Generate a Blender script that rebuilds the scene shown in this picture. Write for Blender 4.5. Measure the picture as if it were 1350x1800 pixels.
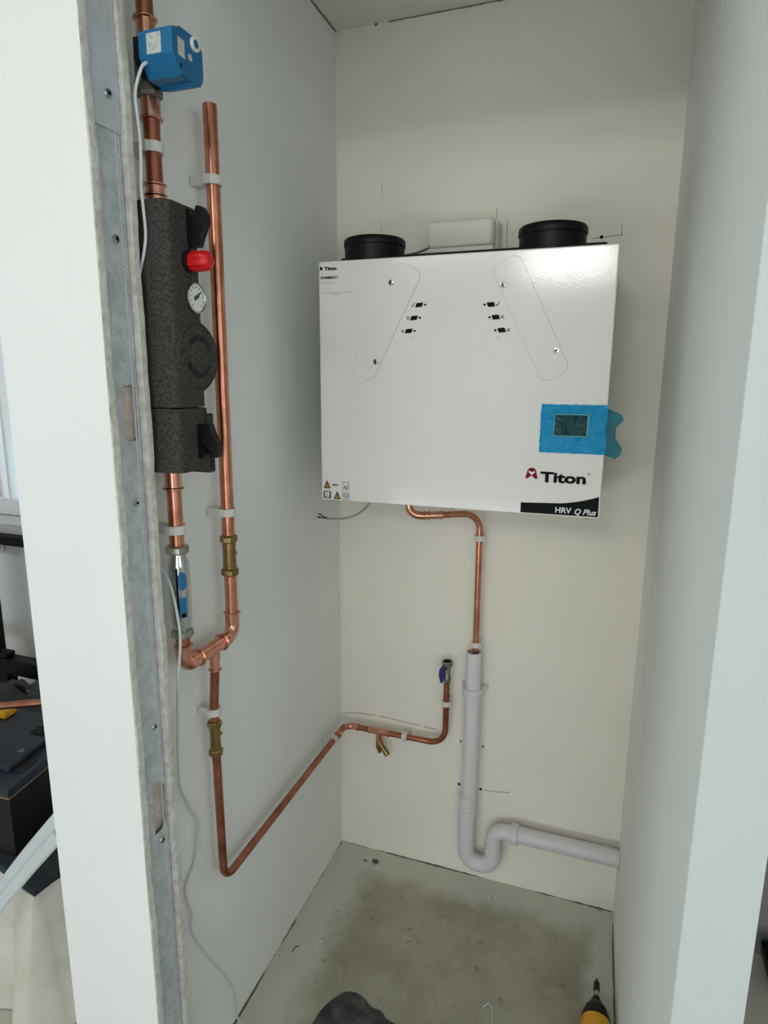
import bpy, bmesh, math, random
from mathutils import Vector, Matrix
random.seed(7)
for o in list(bpy.data.objects): bpy.data.objects.remove(o)
S = bpy.context.scene
COL = S.collection

# ---------------------------------------------------------------- camera, world, lights, exposure
def cam_setup():
    yaw, pitch, roll = 0.3389, 0.2004, 0.0063
    cy, sy, cp, sp = math.cos(yaw), math.sin(yaw), math.cos(pitch), math.sin(pitch)
    fwd = Vector((-sy*cp, cy*cp, -sp)); right = Vector((cy, sy, 0)); up = right.cross(fwd)
    cr, sr = math.cos(roll), math.sin(roll)
    r2 = cr*right + sr*up; u2 = -sr*right + cr*up
    cd = bpy.data.cameras.new('camera'); co = bpy.data.objects.new('camera', cd); COL.objects.link(co)
    M = Matrix((r2, u2, -fwd)).transposed().to_4x4(); M.translation = Vector((0.6351, -1.4578, 1.2845))
    co.matrix_world = M
    cd.sensor_fit = 'VERTICAL'; cd.sensor_height = 36.0; cd.lens = 1110.12/1800*36
    cd.clip_start = 0.02
    S.camera = co
cam_setup()
W_ = bpy.data.worlds.new('sky'); S.world = W_; W_.use_nodes = True
bg = W_.node_tree.nodes['Background']; bg.inputs[0].default_value = (0.97, 0.98, 0.955, 1); bg.inputs[1].default_value = 2.45
def area(name, loc, rot, sx, sy, power, col):
    l = bpy.data.lights.new(name, 'AREA'); l.shape = 'RECTANGLE'; l.size = sx; l.size_y = sy; l.energy = power; l.color = col
    o = bpy.data.objects.new(name, l); COL.objects.link(o); o.location = loc; o.rotation_euler = rot; return o
PI = math.pi
area('window_light_clerestory', (-0.30, -3.53, 2.26), (PI/2, 0, 0), 1.80, 0.18, 9, (1.0, 0.92, 0.80))   # daylight outside the high strip window behind the viewer
area('window_light_fanlight', (0.33, -3.53, 2.05), (PI/2, 0, 0), 0.55, 0.16, 9, (1.0, 0.95, 0.86))       # daylight outside the small pane below it
area('window_light_low', (-0.30, -3.53, 0.235), (PI/2, 0, 0), 1.80, 0.36, 8, (0.97, 0.98, 1.0))      # added low fill in place of bounce off a sunlit floor
area('window_light_rear', (1.45, -3.53, 1.1), (PI/2, 0, 0), 1.4, 2.0, 0.5, (0.92, 0.97, 1.0))        # added fill at an invented rear opening, brightens the left wall
area('window_light_side', (-2.78, -2.2, 1.45), (PI/2, 0, -PI/2), 1.6, 1.2, 12, (0.92, 0.97, 1.0))     # added cool fill at an invented side opening, brightens the right wall
area('window_light_front', (-1.5, 0.16, 1.45), (-PI/2, 0, 0), 1.1, 1.1, 6, (0.86, 0.94, 1.0))        # daylight outside the far-left window
S.view_settings.view_transform = 'Standard'; S.view_settings.look = 'None'
S.view_settings.gamma = 1; S.view_settings.use_curve_mapping = False
S.view_settings.exposure = 0.17

# ---------------------------------------------------------------- materials
def srgb(r, g, b):
    f = lambda c: (c/255/12.92) if c/255 <= 0.04045 else ((c/255+0.055)/1.055)**2.4
    return (f(r), f(g), f(b), 1)
def mat(name, col, rough=0.6, metal=0.0, var=0.06, vscale=8, bump=0.0, bscale=60, col2=None, spec=0.5, coat=0.0, trans=0, alpha=1, ramp=(0.35, 0.65)):
    m = bpy.data.materials.new(name); m.use_nodes = True; nt = m.node_tree; b = nt.nodes['Principled BSDF']
    b.inputs['Roughness'].default_value = rough; b.inputs['Metallic'].default_value = metal
    b.inputs['Specular IOR Level'].default_value = spec; b.inputs['Coat Weight'].default_value = coat
    b.inputs['Transmission Weight'].default_value = trans; b.inputs['Alpha'].default_value = alpha
    tc = nt.nodes.new('ShaderNodeTexCoord'); n = nt.nodes.new('ShaderNodeTexNoise'); n.inputs['Scale'].default_value = vscale; n.inputs['Detail'].default_value = 6
    nt.links.new(tc.outputs['Object'], n.inputs['Vector'])
    r = nt.nodes.new('ShaderNodeValToRGB'); r.color_ramp.elements[0].position, r.color_ramp.elements[1].position = ramp
    c2 = col2 if col2 else tuple(min(1, c*(1+var)) for c in col[:3])+(1,)
    c1 = col if col2 else tuple(c*(1-var) for c in col[:3])+(1,)
    r.color_ramp.elements[0].color = c1; r.color_ramp.elements[1].color = c2
    nt.links.new(n.outputs['Fac'], r.inputs['Fac']); nt.links.new(r.outputs['Color'], b.inputs['Base Color'])
    if bump:
        n2 = nt.nodes.new('ShaderNodeTexNoise'); n2.inputs['Scale'].default_value = bscale; n2.inputs['Detail'].default_value = 8
        nt.links.new(tc.outputs['Object'], n2.inputs['Vector'])
        bp = nt.nodes.new('ShaderNodeBump'); bp.inputs['Strength'].default_value = bump; bp.inputs['Distance'].default_value = 0.002
        nt.links.new(n2.outputs['Fac'], bp.inputs['Height']); nt.links.new(bp.outputs['Normal'], b.inputs['Normal'])
    return m
M_wall = mat('warm_white_paint', srgb(238, 232, 220), 0.8, var=0.02, vscale=3, bump=0.12, bscale=180)
M_wallc = mat('cool_white_paint', srgb(238, 241, 238), 0.8, var=0.02, vscale=3, bump=0.12, bscale=180)
M_front = mat('white_paint', srgb(238, 238, 236), 0.8, var=0.015, vscale=3, bump=0.12, bscale=180)
M_ceil = mat('ceiling_paint', srgb(228, 227, 220), 0.85, var=0.02, vscale=4, bump=0.1, bscale=150)
M_board = mat('plasterboard_edge', srgb(196, 192, 184), 0.95, col2=srgb(224, 221, 214), vscale=90, bump=0.9, bscale=160)
M_boardface = mat('plasterboard_tan', srgb(196, 186, 168), 0.95, col2=srgb(212, 204, 190), vscale=60, bump=0.3, bscale=200)
M_copper = mat('copper', srgb(186, 120, 94), 0.27, 1.0, col2=srgb(212, 148, 122), vscale=35, bump=0.04, bscale=90)
M_copper_d = mat('copper_dull', srgb(148, 90, 68), 0.36, 1.0, col2=srgb(184, 122, 98), vscale=28, bump=0.05, bscale=90)
M_copper_f = mat('copper_fitting', srgb(206, 142, 118), 0.22, 1.0, col2=srgb(228, 172, 150), vscale=50, bump=0.08, bscale=120)
M_brass = mat('brass', srgb(126, 104, 64), 0.35, 1.0, col2=srgb(156, 132, 88), vscale=40, bump=0.15, bscale=150)
M_nickel = mat('nickel_plating', srgb(150, 148, 140), 0.28, 1.0, col2=srgb(182, 179, 170), vscale=30, bump=0.05)
M_castgrey = mat('dull_cast_metal', srgb(118, 116, 108), 0.5, 0.8, col2=srgb(146, 143, 134), vscale=40, bump=0.15, bscale=140)
M_chrome = mat('chrome', srgb(196, 198, 200), 0.12, 1.0, var=0.03)
M_clip = mat('milky_plastic', srgb(214, 212, 206), 0.42, var=0.03, vscale=30)
M_pvc = mat('white_pvc', srgb(218, 214, 217), 0.38, var=0.02, vscale=15)
M_unit = mat('white_powder_coat', srgb(236, 233, 229), 0.11, var=0.008, vscale=5, bump=0.035, bscale=420)
M_blackpl = mat('black_plastic', srgb(7, 7, 7), 0.45, spec=0.25, var=0.2, vscale=20)
M_blacksat = mat('black_satin', srgb(10, 10, 11), 0.5, spec=0.25, var=0.2, vscale=20)
M_epp = mat('charcoal_foam', srgb(50, 49, 46), 0.9, spec=0.2, col2=srgb(80, 77, 73), vscale=260, bump=0.5, bscale=330)
M_red = mat('red_plastic', srgb(205, 12, 18), 0.4, var=0.1, vscale=40)
M_blue = mat('blue_plastic', srgb(12, 104, 154), 0.42, var=0.08, vscale=20, bump=0.03)
M_navy = mat('navy_plastic', srgb(30, 28, 110), 0.4, var=0.1)
M_labelblue = mat('blue_label', srgb(14, 104, 152), 0.35, var=0.05)
M_paper = mat('label_paper', srgb(204, 208, 200), 0.6, col2=srgb(168, 174, 170), vscale=240)
M_black = mat('black_print', srgb(10, 10, 11), 0.6, var=0.02, spec=0.12)
M_banner = mat('banner_print', srgb(12, 18, 16), 0.55, var=0.02, spec=0.12)
M_grey = mat('grey_print', srgb(96, 97, 100), 0.5, var=0.02)
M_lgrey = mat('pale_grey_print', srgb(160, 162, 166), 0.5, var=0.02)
M_dkred = mat('dark_red_print', srgb(128, 14, 38), 0.6, var=0.02, spec=0.12)
M_amber = mat('amber_print', srgb(205, 142, 60), 0.5, var=0.02)
M_white = mat('white_print', srgb(232, 233, 233), 0.5, var=0.01)
M_pencil = mat('pencil', srgb(112, 109, 102), 0.9, col2=srgb(156, 152, 142), vscale=80)
M_jbox = mat('ivory_plastic', srgb(222, 220, 210), 0.4, var=0.01)
M_wire = mat('pale_cable', srgb(204, 212, 214), 0.45, var=0.03)
M_gwire = mat('grey_cable', srgb(158, 160, 156), 0.5, var=0.05)
M_yellow = mat('yellow_plastic', srgb(226, 162, 22), 0.45, var=0.05, vscale=30)
M_gauge = mat('gauge_face', srgb(226, 230, 226), 0.3, var=0.02)
M_green = mat('green_print', srgb(36, 78, 52), 0.5, var=0.05)
M_tool = mat('navy_black_plastic', srgb(38, 46, 58), 0.42, var=0.12, vscale=12, bump=0.1, bscale=90)
M_toolbody = mat('black_box_plastic', srgb(12, 12, 14), 0.5, var=0.2, vscale=12)
M_foam = mat('charcoal_fabric', srgb(44, 48, 56), 0.9, var=0.2, vscale=60, bump=0.4, bscale=300)
M_sheet = mat('dust_sheet', srgb(208, 204, 190), 0.9, col2=srgb(222, 219, 208), vscale=12, bump=0.2, bscale=90)
M_bag = mat('black_bag', srgb(34, 36, 40), 0.3, var=0.3, vscale=20, bump=0.3, bscale=40)
M_upvc = mat('white_upvc', srgb(235, 236, 238), 0.3, var=0.01)
M_mortar = mat('dark_mortar', srgb(44, 48, 48), 0.8, col2=srgb(92, 94, 91), vscale=26, bump=0.9, bscale=80, ramp=(0.38, 0.68))

def m_glass(name, tint=(0.95, 0.98, 1, 1)):
    m = bpy.data.materials.new(name); m.use_nodes = True; nt = m.node_tree; nt.nodes.remove(nt.nodes['Principled BSDF'])
    t = nt.nodes.new('ShaderNodeBsdfTransparent'); t.inputs[0].default_value = tint
    g = nt.nodes.new('ShaderNodeBsdfGlossy'); g.inputs['Roughness'].default_value = 0.03
    f = nt.nodes.new('ShaderNodeFresnel'); f.inputs[0].default_value = 1.45
    mx = nt.nodes.new('ShaderNodeMixShader')
    nt.links.new(f.outputs[0], mx.inputs[0]); nt.links.new(t.outputs[0], mx.inputs[1]); nt.links.new(g.outputs[0], mx.inputs[2])
    nt.links.new(mx.outputs[0], nt.nodes['Material Output'].inputs[0]); return m
M_glass = m_glass('window_glass')
def m_film(name, col, opacity, crumple=0.3):
    m = bpy.data.materials.new(name); m.use_nodes = True; nt = m.node_tree; b = nt.nodes['Principled BSDF']
    b.inputs['Base Color'].default_value = col; b.inputs['Roughness'].default_value = 0.12; b.inputs['Specular IOR Level'].default_value = 0.2
    tc = nt.nodes.new('ShaderNodeTexCoord'); n = nt.nodes.new('ShaderNodeTexNoise'); n.inputs['Scale'].default_value = 34; n.inputs['Detail'].default_value = 3; n.inputs['Distortion'].default_value = 2.5
    bp = nt.nodes.new('ShaderNodeBump'); bp.inputs['Strength'].default_value = crumple; bp.inputs['Distance'].default_value = 0.006
    nt.links.new(tc.outputs['Object'], n.inputs['Vector']); nt.links.new(n.outputs['Fac'], bp.inputs['Height']); nt.links.new(bp.outputs['Normal'], b.inputs['Normal'])
    t = nt.nodes.new('ShaderNodeBsdfTransparent'); t.inputs[0].default_value = (min(1, col[0]*2+0.25), min(1, col[1]*1.3+0.35), min(1, col[2]+0.35), 1)
    mx = nt.nodes.new('ShaderNodeMixShader'); mx.inputs[0].default_value = opacity
    nt.links.new(t.outputs[0], mx.inputs[1]); nt.links.new(b.outputs[0], mx.inputs[2]); nt.links.new(mx.outputs[0], nt.nodes['Material Output'].inputs[0]); return m
M_film = m_film('blue_film', srgb(0, 142, 198), 1.0, 0.7)
M_filmloose = m_film('blue_film_loose', srgb(20, 130, 165), 0.55)
M_screen = m_film('dark_screen', srgb(0, 58, 66), 1.0, 0.35)
def m_concrete():
    m = bpy.data.materials.new('concrete_screed'); m.use_nodes = True; nt = m.node_tree; b = nt.nodes['Principled BSDF']; b.inputs['Roughness'].default_value = 0.9
    L = nt.links.new; N = nt.nodes.new
    tc = N('ShaderNodeTexCoord')
    n1 = N('ShaderNodeTexNoise'); n1.inputs['Scale'].default_value = 5; n1.inputs['Detail'].default_value = 9; n1.inputs['Roughness'].default_value = 0.62; L(tc.outputs['Object'], n1.inputs['Vector'])
    r1 = N('ShaderNodeValToRGB'); r1.color_ramp.elements[0].position = 0.36; r1.color_ramp.elements[1].position = 0.68
    r1.color_ramp.elements[0].color = srgb(152, 147, 130); r1.color_ramp.elements[1].color = srgb(182, 178, 162); L(n1.outputs['Fac'], r1.inputs['Fac'])
    # pale paint overspray and plaster dust along the foot of the walls
    sx = N('ShaderNodeSeparateXYZ'); L(tc.outputs['Object'], sx.inputs[0])
    def edge(sock, a, bb):
        mr = N('ShaderNodeMapRange'); mr.inputs['From Min'].default_value = a; mr.inputs['From Max'].default_value = bb; mr.inputs['To Min'].default_value = 1; mr.inputs['To Max'].default_value = 0; L(sock, mr.inputs['Value']); return mr.outputs[0]
    ex = edge(sx.outputs['X'], 0.0, 0.15); ey = edge(sx.outputs['Y'], 0.0, -0.12); ez = edge(sx.outputs['X'], 0.735, 0.66)
    mxa = N('ShaderNodeMath'); mxa.operation = 'MAXIMUM'; L(ex, mxa.inputs[0]); L(ey, mxa.inputs[1])
    mxb = N('ShaderNodeMath'); mxb.operation = 'MAXIMUM'; L(mxa.outputs[0], mxb.inputs[0]); L(ez, mxb.inputs[1])
    n2 = N('ShaderNodeTexNoise'); n2.inputs['Scale'].default_value = 14; n2.inputs['Detail'].default_value = 10; n2.inputs['Roughness'].default_value = 0.7; L(tc.outputs['Object'], n2.inputs['Vector'])
    ad = N('ShaderNodeMath'); ad.operation = 'ADD'; L(mxb.outputs[0], ad.inputs[0]); L(n2.outputs['Fac'], ad.inputs[1])
    r2 = N('ShaderNodeValToRGB'); r2.color_ramp.elements[0].position = 0.55; r2.color_ramp.elements[1].position = 1.65; r2.color_ramp.elements[0].color = (0, 0, 0, 1); r2.color_ramp.elements[1].color = (1, 1, 1, 1)
    L(ad.outputs[0], r2.inputs['Fac'])
    mix = N('ShaderNodeMix'); mix.data_type = 'RGBA'; L(r2.outputs['Color'], mix.inputs['Factor']); L(r1.outputs['Color'], mix.inputs['A']); mix.inputs['B'].default_value = srgb(204, 202, 190)
    # small dark specks of grit
    n3 = N('ShaderNodeTexNoise'); n3.inputs['Scale'].default_value = 42; n3.inputs['Detail'].default_value = 6; L(tc.outputs['Object'], n3.inputs['Vector'])
    r3 = N('ShaderNodeValToRGB'); r3.color_ramp.elements[0].position = 0.27; r3.color_ramp.elements[1].position = 0.36; r3.color_ramp.elements[0].color = (0.45, 0.43, 0.4, 1); r3.color_ramp.elements[1].color = (1, 1, 1, 1); L(n3.outputs['Fac'], r3.inputs['Fac'])
    mul = N('ShaderNodeMix'); mul.data_type = 'RGBA'; mul.blend_type = 'MULTIPLY'; mul.inputs['Factor'].default_value = 0.8; L(mix.outputs['Result'], mul.inputs['A']); L(r3.outputs['Color'], mul.inputs['B'])
    L(mul.outputs['Result'], b.inputs['Base Color'])
    bp = N('ShaderNodeBump'); bp.inputs['Strength'].default_value = 0.35; bp.inputs['Distance'].default_value = 0.004; L(n2.outputs['Fac'], bp.inputs['Height']); L(bp.outputs['Normal'], b.inputs['Normal'])
    return m
M_floor = m_concrete()
def m_stud():
    m = mat('galvanised_steel', srgb(182, 190, 193), 0.5, 0.15, col2=srgb(206, 213, 216), vscale=60)
    nt = m.node_tree; b = nt.nodes['Principled BSDF']; tc = nt.nodes.new('ShaderNodeTexCoord'); mp = nt.nodes.new('ShaderNodeMapping'); mp.inputs['Rotation'].default_value = (math.radians(38), 0, 0)
    w = nt.nodes.new('ShaderNodeTexWave'); w.bands_direction = 'Z'; w.inputs['Scale'].default_value = 75; w.inputs['Distortion'].default_value = 0.6; w.inputs['Detail'].default_value = 1
    nt.links.new(tc.outputs['Object'], mp.inputs['Vector']); nt.links.new(mp.outputs[0], w.inputs['Vector'])
    bp = nt.nodes.new('ShaderNodeBump'); bp.inputs['Strength'].default_value = 0.55; bp.inputs['Distance'].default_value = 0.0012
    nt.links.new(w.outputs['Fac'], bp.inputs['Height']); nt.links.new(bp.outputs['Normal'], b.inputs['Normal']); return m
M_stud = m_stud()
M_steel = mat('plain_galvanised', srgb(196, 203, 206), 0.5, 0.15, var=0.05, vscale=40)

M_smudge = mat('grey_smudge', srgb(176, 171, 158), 0.9, col2=srgb(210, 204, 190), vscale=120)
# ---------------------------------------------------------------- mesh helpers
def link(name, bm, m, parent=None, smooth=40, wn=True):
    me = bpy.data.meshes.new(name); bmesh.ops.recalc_face_normals(bm, faces=bm.faces[:]); bm.to_mesh(me); bm.free()
    me.materials.append(m)
    if smooth:
        for p in me.polygons: p.use_smooth = True
        me.set_sharp_from_angle(angle=math.radians(smooth))
    o = bpy.data.objects.new(name, me); COL.objects.link(o)
    if parent is not None: o.parent = parent
    if smooth and wn:
        w = o.modifiers.new('even_normals', 'WEIGHTED_NORMAL'); w.keep_sharp = True; w.weight = 90
    return o
def NB(): return bmesh.new()
def bx(bm, a, b, bev=0.0, seg=2):
    a = Vector(a); b = Vector(b)
    r = bmesh.ops.create_cube(bm, size=1); vs = r['verts']
    for v in vs: v.co = Vector(((a.x+b.x)/2+v.co.x*(b.x-a.x), (a.y+b.y)/2+v.co.y*(b.y-a.y), (a.z+b.z)/2+v.co.z*(b.z-a.z)))
    if bev:
        es = list({e for v in vs for e in v.link_edges}); bmesh.ops.bevel(bm, geom=es, offset=bev, segments=seg, affect='EDGES', profile=0.5)
    return bm
def prism(bm, pts, axis, a, b, bev=0.0):
    # pts: 2D outline in the two other axes (in axis order), extruded from a to b along axis
    def P(p, t):
        c = list(p); c.insert(axis, t); return Vector(c)
    va = [bm.verts.new(P(p, a)) for p in pts]; vb = [bm.verts.new(P(p, b)) for p in pts]
    fs = [bm.faces.new(va), bm.faces.new(vb[::-1])]; n = len(pts)
    for i in range(n): fs.append(bm.faces.new((va[i], vb[i], vb[(i+1) % n], va[(i+1) % n])))
    if bev:
        es = [e for f in fs[:2] for e in f.edges]; bmesh.ops.bevel(bm, geom=es, offset=bev, segments=2, affect='EDGES', profile=0.5)
    return bm
def frame_of(d):
    d = Vector(d).normalized(); u = d.cross(Vector((0, 0, 1)) if abs(d.z) < 0.9 else Vector((1, 0, 0))).normalized(); return d, u, d.cross(u)
def lathe(bm, prof, o, d, n=28, cap=True, phase=0.0):
    # prof: list of (radius, distance along d); radius 0 closes
    o = Vector(o); d, u, w = frame_of(d); rings = []
    for r, h in prof:
        if r <= 1e-7: rings.append([bm.verts.new(o+d*h)])
        else: rings.append([bm.verts.new(o+d*h+u*(r*math.cos(phase+2*PI*i/n))+w*(r*math.sin(phase+2*PI*i/n))) for i in range(n)])
    for A, B in zip(rings, rings[1:]):
        for i in range(n):
            j = (i+1) % n
            if len(A) == 1 and len(B) == 1: break
            if len(A) == 1: bm.faces.new((A[0], B[i], B[j]))
            elif len(B) == 1: bm.faces.new((A[i], B[0], A[j]))
            else: bm.faces.new((A[i], B[i], B[j], A[j]))
    if cap:
        if len(rings[0]) > 1: bm.faces.new(rings[0])
        if len(rings[-1]) > 1: bm.faces.new(rings[-1][::-1])
    return bm
def fillet(pts, rad, n=8):
    P = [Vector(p) for p in pts]; out = [P[0]]
    for i in range(1, len(P)-1):
        a, b, c = P[i-1], P[i], P[i+1]; u = (a-b); v = (c-b); lu, lv = u.length, v.length; u /= lu; v /= lv
        ang = u.angle(v)
        if ang > PI-0.02 or rad <= 0: out.append(b); continue
        r = rad if not isinstance(rad, (list, tuple)) else rad[i-1]
        t = min(r/math.tan(ang/2), lu*0.49 if i > 1 else lu*0.98, lv*0.49 if i < len(P)-2 else lv*0.98); r = t*math.tan(ang/2)
        cen = b+(u+v).normalized()*(r/math.sin(ang/2)); s = b+u*t-cen; e = b+v*t-cen; tot = s.angle(e)
        ax = s.cross(e).normalized()
        for k in range(n+1): out.append(cen+Matrix.Rotation(tot*k/n, 3, ax) @ s)
    out.append(P[-1]); return out
def tube(bm, pts, r, rad=0.0, n=20, cap=True, bend=8):
    P = fillet(pts, rad, bend); T = []
    for i in range(len(P)):
        a = P[max(i-1, 0)]; b = P[min(i+1, len(P)-1)]; T.append((b-a).normalized())
    _, u, w = frame_of(T[0]); rings = []
    for i, p in enumerate(P):
        if i:
            q = T[i-1].rotation_difference(T[i]); u = q @ u; u = (u-T[i]*u.dot(T[i])).normalized()
        w = T[i].cross(u); rr = r[i] if isinstance(r, list) else r
        rings.append([bm.verts.new(p+u*(rr*math.cos(2*PI*k/n))+w*(rr*math.sin(2*PI*k/n))) for k in range(n)])
    for A, B in zip(rings, rings[1:]):
        for i in range(n):
            j = (i+1) % n; bm.faces.new((A[i], B[i], B[j], A[j]))
    if cap: bm.faces.new(rings[0]); bm.faces.new(rings[-1][::-1])
    return bm
def smooth_path(pts, k=6):
    P = [Vector(p) for p in pts]; P = [P[0]*2-P[1]]+P+[P[-1]*2-P[-2]]; out = []
    for i in range(1, len(P)-2):
        for s in range(k):
            t = s/k; a, b, c, d = P[i-1], P[i], P[i+1], P[i+2]
            out.append(0.5*((2*b)+(c-a)*t+(2*a-5*b+4*c-d)*t*t+(3*b-a-3*c+d)*t**3))
    out.append(P[-2]); return out
def tag(o, label=None, cat=None, group=None, kind=None):
    if label: o['label'] = label
    if cat: o['category'] = cat
    if group: o['group'] = group
    if kind: o['kind'] = kind
    return o
def thing(name, label, cat, loc=(0, 0, 0), group=None):
    o = bpy.data.objects.new(name, None); o.empty_display_size = 0.02; COL.objects.link(o); o.location = loc
    o['_off'] = 1
    return tag(o, label, cat, group)
def settle():
    # things' Empties sit at their bases; their parts are modelled in world coordinates
    bpy.context.view_layer.update()
    for o in list(COL.objects):
        if o.type == 'EMPTY' and o.parent is None and '_off' in o.keys():
            del o['_off']
            for c in o.children: c.matrix_parent_inverse = Matrix.Translation(-o.location)
def text(name, s, m, parent, loc, size, width=None, bold=0.0, shear=0.0, depth=0.0003, face='-y'):
    c = bpy.data.curves.new('txt', 'FONT'); c.body = s; c.size = size; c.extrude = depth; c.offset = bold; c.shear = shear; c.resolution_u = 3
    t = bpy.data.objects.new('txt', c); COL.objects.link(t); dg = bpy.context.evaluated_depsgraph_get()
    me = bpy.data.meshes.new_from_object(t.evaluated_get(dg)); bpy.data.objects.remove(t); bpy.data.curves.remove(c)
    xs = [v.co.x for v in me.vertices]; x0, x1 = min(xs), max(xs); k = (width/(x1-x0)) if width else 1.0
    for v in me.vertices:
        x, y, z = (v.co.x-x0)*k, v.co.y, v.co.z
        v.co = Vector((loc[0]+x, loc[1]-z, loc[2]+y)) if face == '-y' else Vector((loc[0]+z, loc[1]+x, loc[2]+y))
    me.materials.clear(); me.materials.append(m); me.name = name
    o = bpy.data.objects.new(name, me); COL.objects.link(o); o.parent = parent; return o

# ---------------------------------------------------------------- room shell
H = 2.05; RH = 2.5
YF, YB = -0.823, -0.748          # front and rear faces of the front partition
def struct(name, bm, m, parent=None, smooth=0, label=None):
    o = link(name, bm, m, parent, smooth)
    if parent is None: tag(o, label, None, None, 'structure')
    elif label: o['label'] = label
    return o
struct('floor', bx(NB(), (-2.7, -3.5, -0.1), (2.5, 0.1, 0.0)), M_floor, label='dusty grey concrete floor')
wb = struct('wall_back', bx(NB(), (-0.118, 0.0, 0.0), (2.5, 0.1, RH)), M_wall, label='warm white back wall of the cupboard')
wl = struct('wall_left', bx(NB(), (-0.118, YF+0.0125, 0.0), (0.0, 0.0, RH)), M_wallc, label='cool white left wall carrying the pipework')
bm = NB(); prism(bm, [(0.732, 0.0), (0.812, 0.0), (0.812, YF), (0.745, YF)], 2, 0, RH)
wr = struct('wall_right', bm, M_wallc, label='plain white right wall with its end facing the viewer')
link('plaster_face', bx(NB(), (0.7452, YF-0.0006, 0), (0.8122, YF+0.0002, RH), 0.0002, 1), mat('mist_coat', srgb(208, 215, 214), 0.8, var=0.015, vscale=3, bump=0.12, bscale=180), wr, 0)['label'] = 'cool white end face'  # same paint toned darker: shade on the end face put into the colour
struct('ceiling', bx(NB(), (0.0, YB+0.001, H), (0.7335, 0.0, H+0.03)), M_ceil, label='white cupboard ceiling')
bm = bx(NB(), (0.0505, YF, 1.88), (0.7445, YB, RH), 0.0)
struct('wall_front', bm, M_front, label='white header over the cupboard opening')
# left jamb of the opening: plasterboard, steel stud, plasterboard
def rough_board(y0, y1, x0, x1, z1, seed, m):
    rnd = random.Random(seed); bm = NB(); n = 150; rows = []
    ph = [rnd.uniform(0, 6) for _ in range(4)]
    for i in range(n+1):
        z = z1*i/n
        d = 0.0009*math.sin(z*17+ph[0])+0.0006*math.sin(z*43+ph[1])+rnd.uniform(-0.0005, 0.0005)
        if rnd.random() < 0.06: d -= rnd.uniform(0.001, 0.003)
        ra = rnd.uniform(0, 0.0006); rb = rnd.uniform(0, 0.0006)
        rows.append([bm.verts.new(c) for c in ((x0, y0, z), (x0, y1, z), (x1+d-0.0004-rb, y1, z), (x1+d, y1-0.0012, z), (x1+d+rnd.uniform(-0.0005, 0.0005), (y0+y1)/2, z), (x1+d, y0+0.0012, z), (x1+d-0.0004-ra, y0, z))])
    for A, B in zip(rows, rows[1:]):
        for k in range(7):
            bm.faces.new((A[k], A[(k+1) % 7], B[(k+1) % 7], B[k]))
    bm.faces.new(rows[0]); bm.faces.new(rows[-1][::-1]); return bm
jamb = bpy.data.objects.new('wall_front_left', None); COL.objects.link(jamb); jamb.location = (0, YF, 0); jamb['_off'] = 1
tag(jamb, 'bright white wall end beside the opening, unfinished edge of plasterboard and metal stud', None, None, 'structure')
link('plaster_face', bx(NB(), (-0.118, YF-0.0006, 0), (0.0488, YF+0.0002, RH), 0.0002, 1), M_front, jamb, 0)['label'] = 'bright white painted face'
link('plasterboard', rough_board(YF, YF+0.0125, -0.118, 0.05, RH, 1, M_board), M_board, jamb, 30)['label'] = 'raw grey paper edge of the front board'
link('plasterboard', rough_board(YB-0.0125, YB, 0.0, 0.05, RH, 2, M_board), M_board, jamb, 30)['label'] = 'raw grey paper edge of the rear board'
# stud web with two openings, returns and pressed ridges
ys, ye = YF+0.0134, YB-0.0146
bm = NB(); X0, X1 = 0.0408, 0.0418
def web(z0, z1): bx(bm, (X0, ys, z0), (X1, ye, z1))
h1 = (1.208, 1.281, -0.7915, -0.7665); h2 = (0.622, 0.702, -0.7905, -0.7645)
web(0, h2[0]); web(h2[1], h1[0]); web(h1[1], RH)
for h in (h1, h2):
    bx(bm, (X0, ys, h[0]), (X1, h[2], h[1])); bx(bm, (X0, h[3], h[0]), (X1, ye, h[1]))
    c = 0.004 if h is h1 else 0.011
    for (yy, sg) in ((h[2], 1), (h[3], -1)):
        if h is h2 and sg == 1: continue
        prism(bm, [(yy, h[0]), (yy+sg*c, h[0]), (yy, h[0]+c)], 0, X0, X1); prism(bm, [(yy, h[1]), (yy+sg*c, h[1]), (yy, h[1]-c)], 0, X0, X1)
stud = link('metal_stud', bm, M_stud, jamb, 0); stud['label'] = 'grey galvanised stud with knurled web and two openings'
bm = NB()
bx(bm, (0.008, ys, 0), (X0, ys+0.0008, RH)); bx(bm, (0.008, ye-0.0008, 0), (X0, ye, RH))
for yy in (ys+0.0055, ye-0.0075): tube(bm, [(X1-0.0002, yy, 0.0), (X1-0.0002, yy, RH)], 0.0011, n=8)
link('stud_flange', bm, M_steel, jamb, 40)
link('track_plate', bx(NB(), (X1+0.0014, ys+0.0004, 1.582), (X1+0.0024, ye+0.0014, RH), 0.0003, 1), M_steel, jamb, 0)['label'] = 'overlapping track end, straight lower edge'
for h in (h1, h2): link('board_behind_opening', bx(NB(), (0.030, h[2]-0.004, h[0]-0.01), (0.034, h[3]+0.004, h[1]+0.01)), M_boardface, jamb, 0)
for (y, z) in ((-0.7799, 1.621), (-0.7826, 1.4583), (-0.7795, 1.1249), (-0.7757, 0.7923), (-0.7761, 0.6051)):
    bm = NB(); xx = X1+(0.0024 if z > 1.58 else 0.0)
    lathe(bm, [(0.0052, 0), (0.0056, 0.0006), (0.005, 0.0018), (0.0022, 0.0022), (0.0018, 0.0008), (0, 0.0006)], (xx, y, z), (1, 0, 0), 20)
    s = link('screw', bm, M_chrome, jamb, 35)
    link('screw_recess', lathe(NB(), [(0.0021, 0), (0.0021, 0.0004), (0, 0.0004)], (xx+0.0012, y, z), (1, 0, 0), 10), M_black, s, 0)
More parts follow.
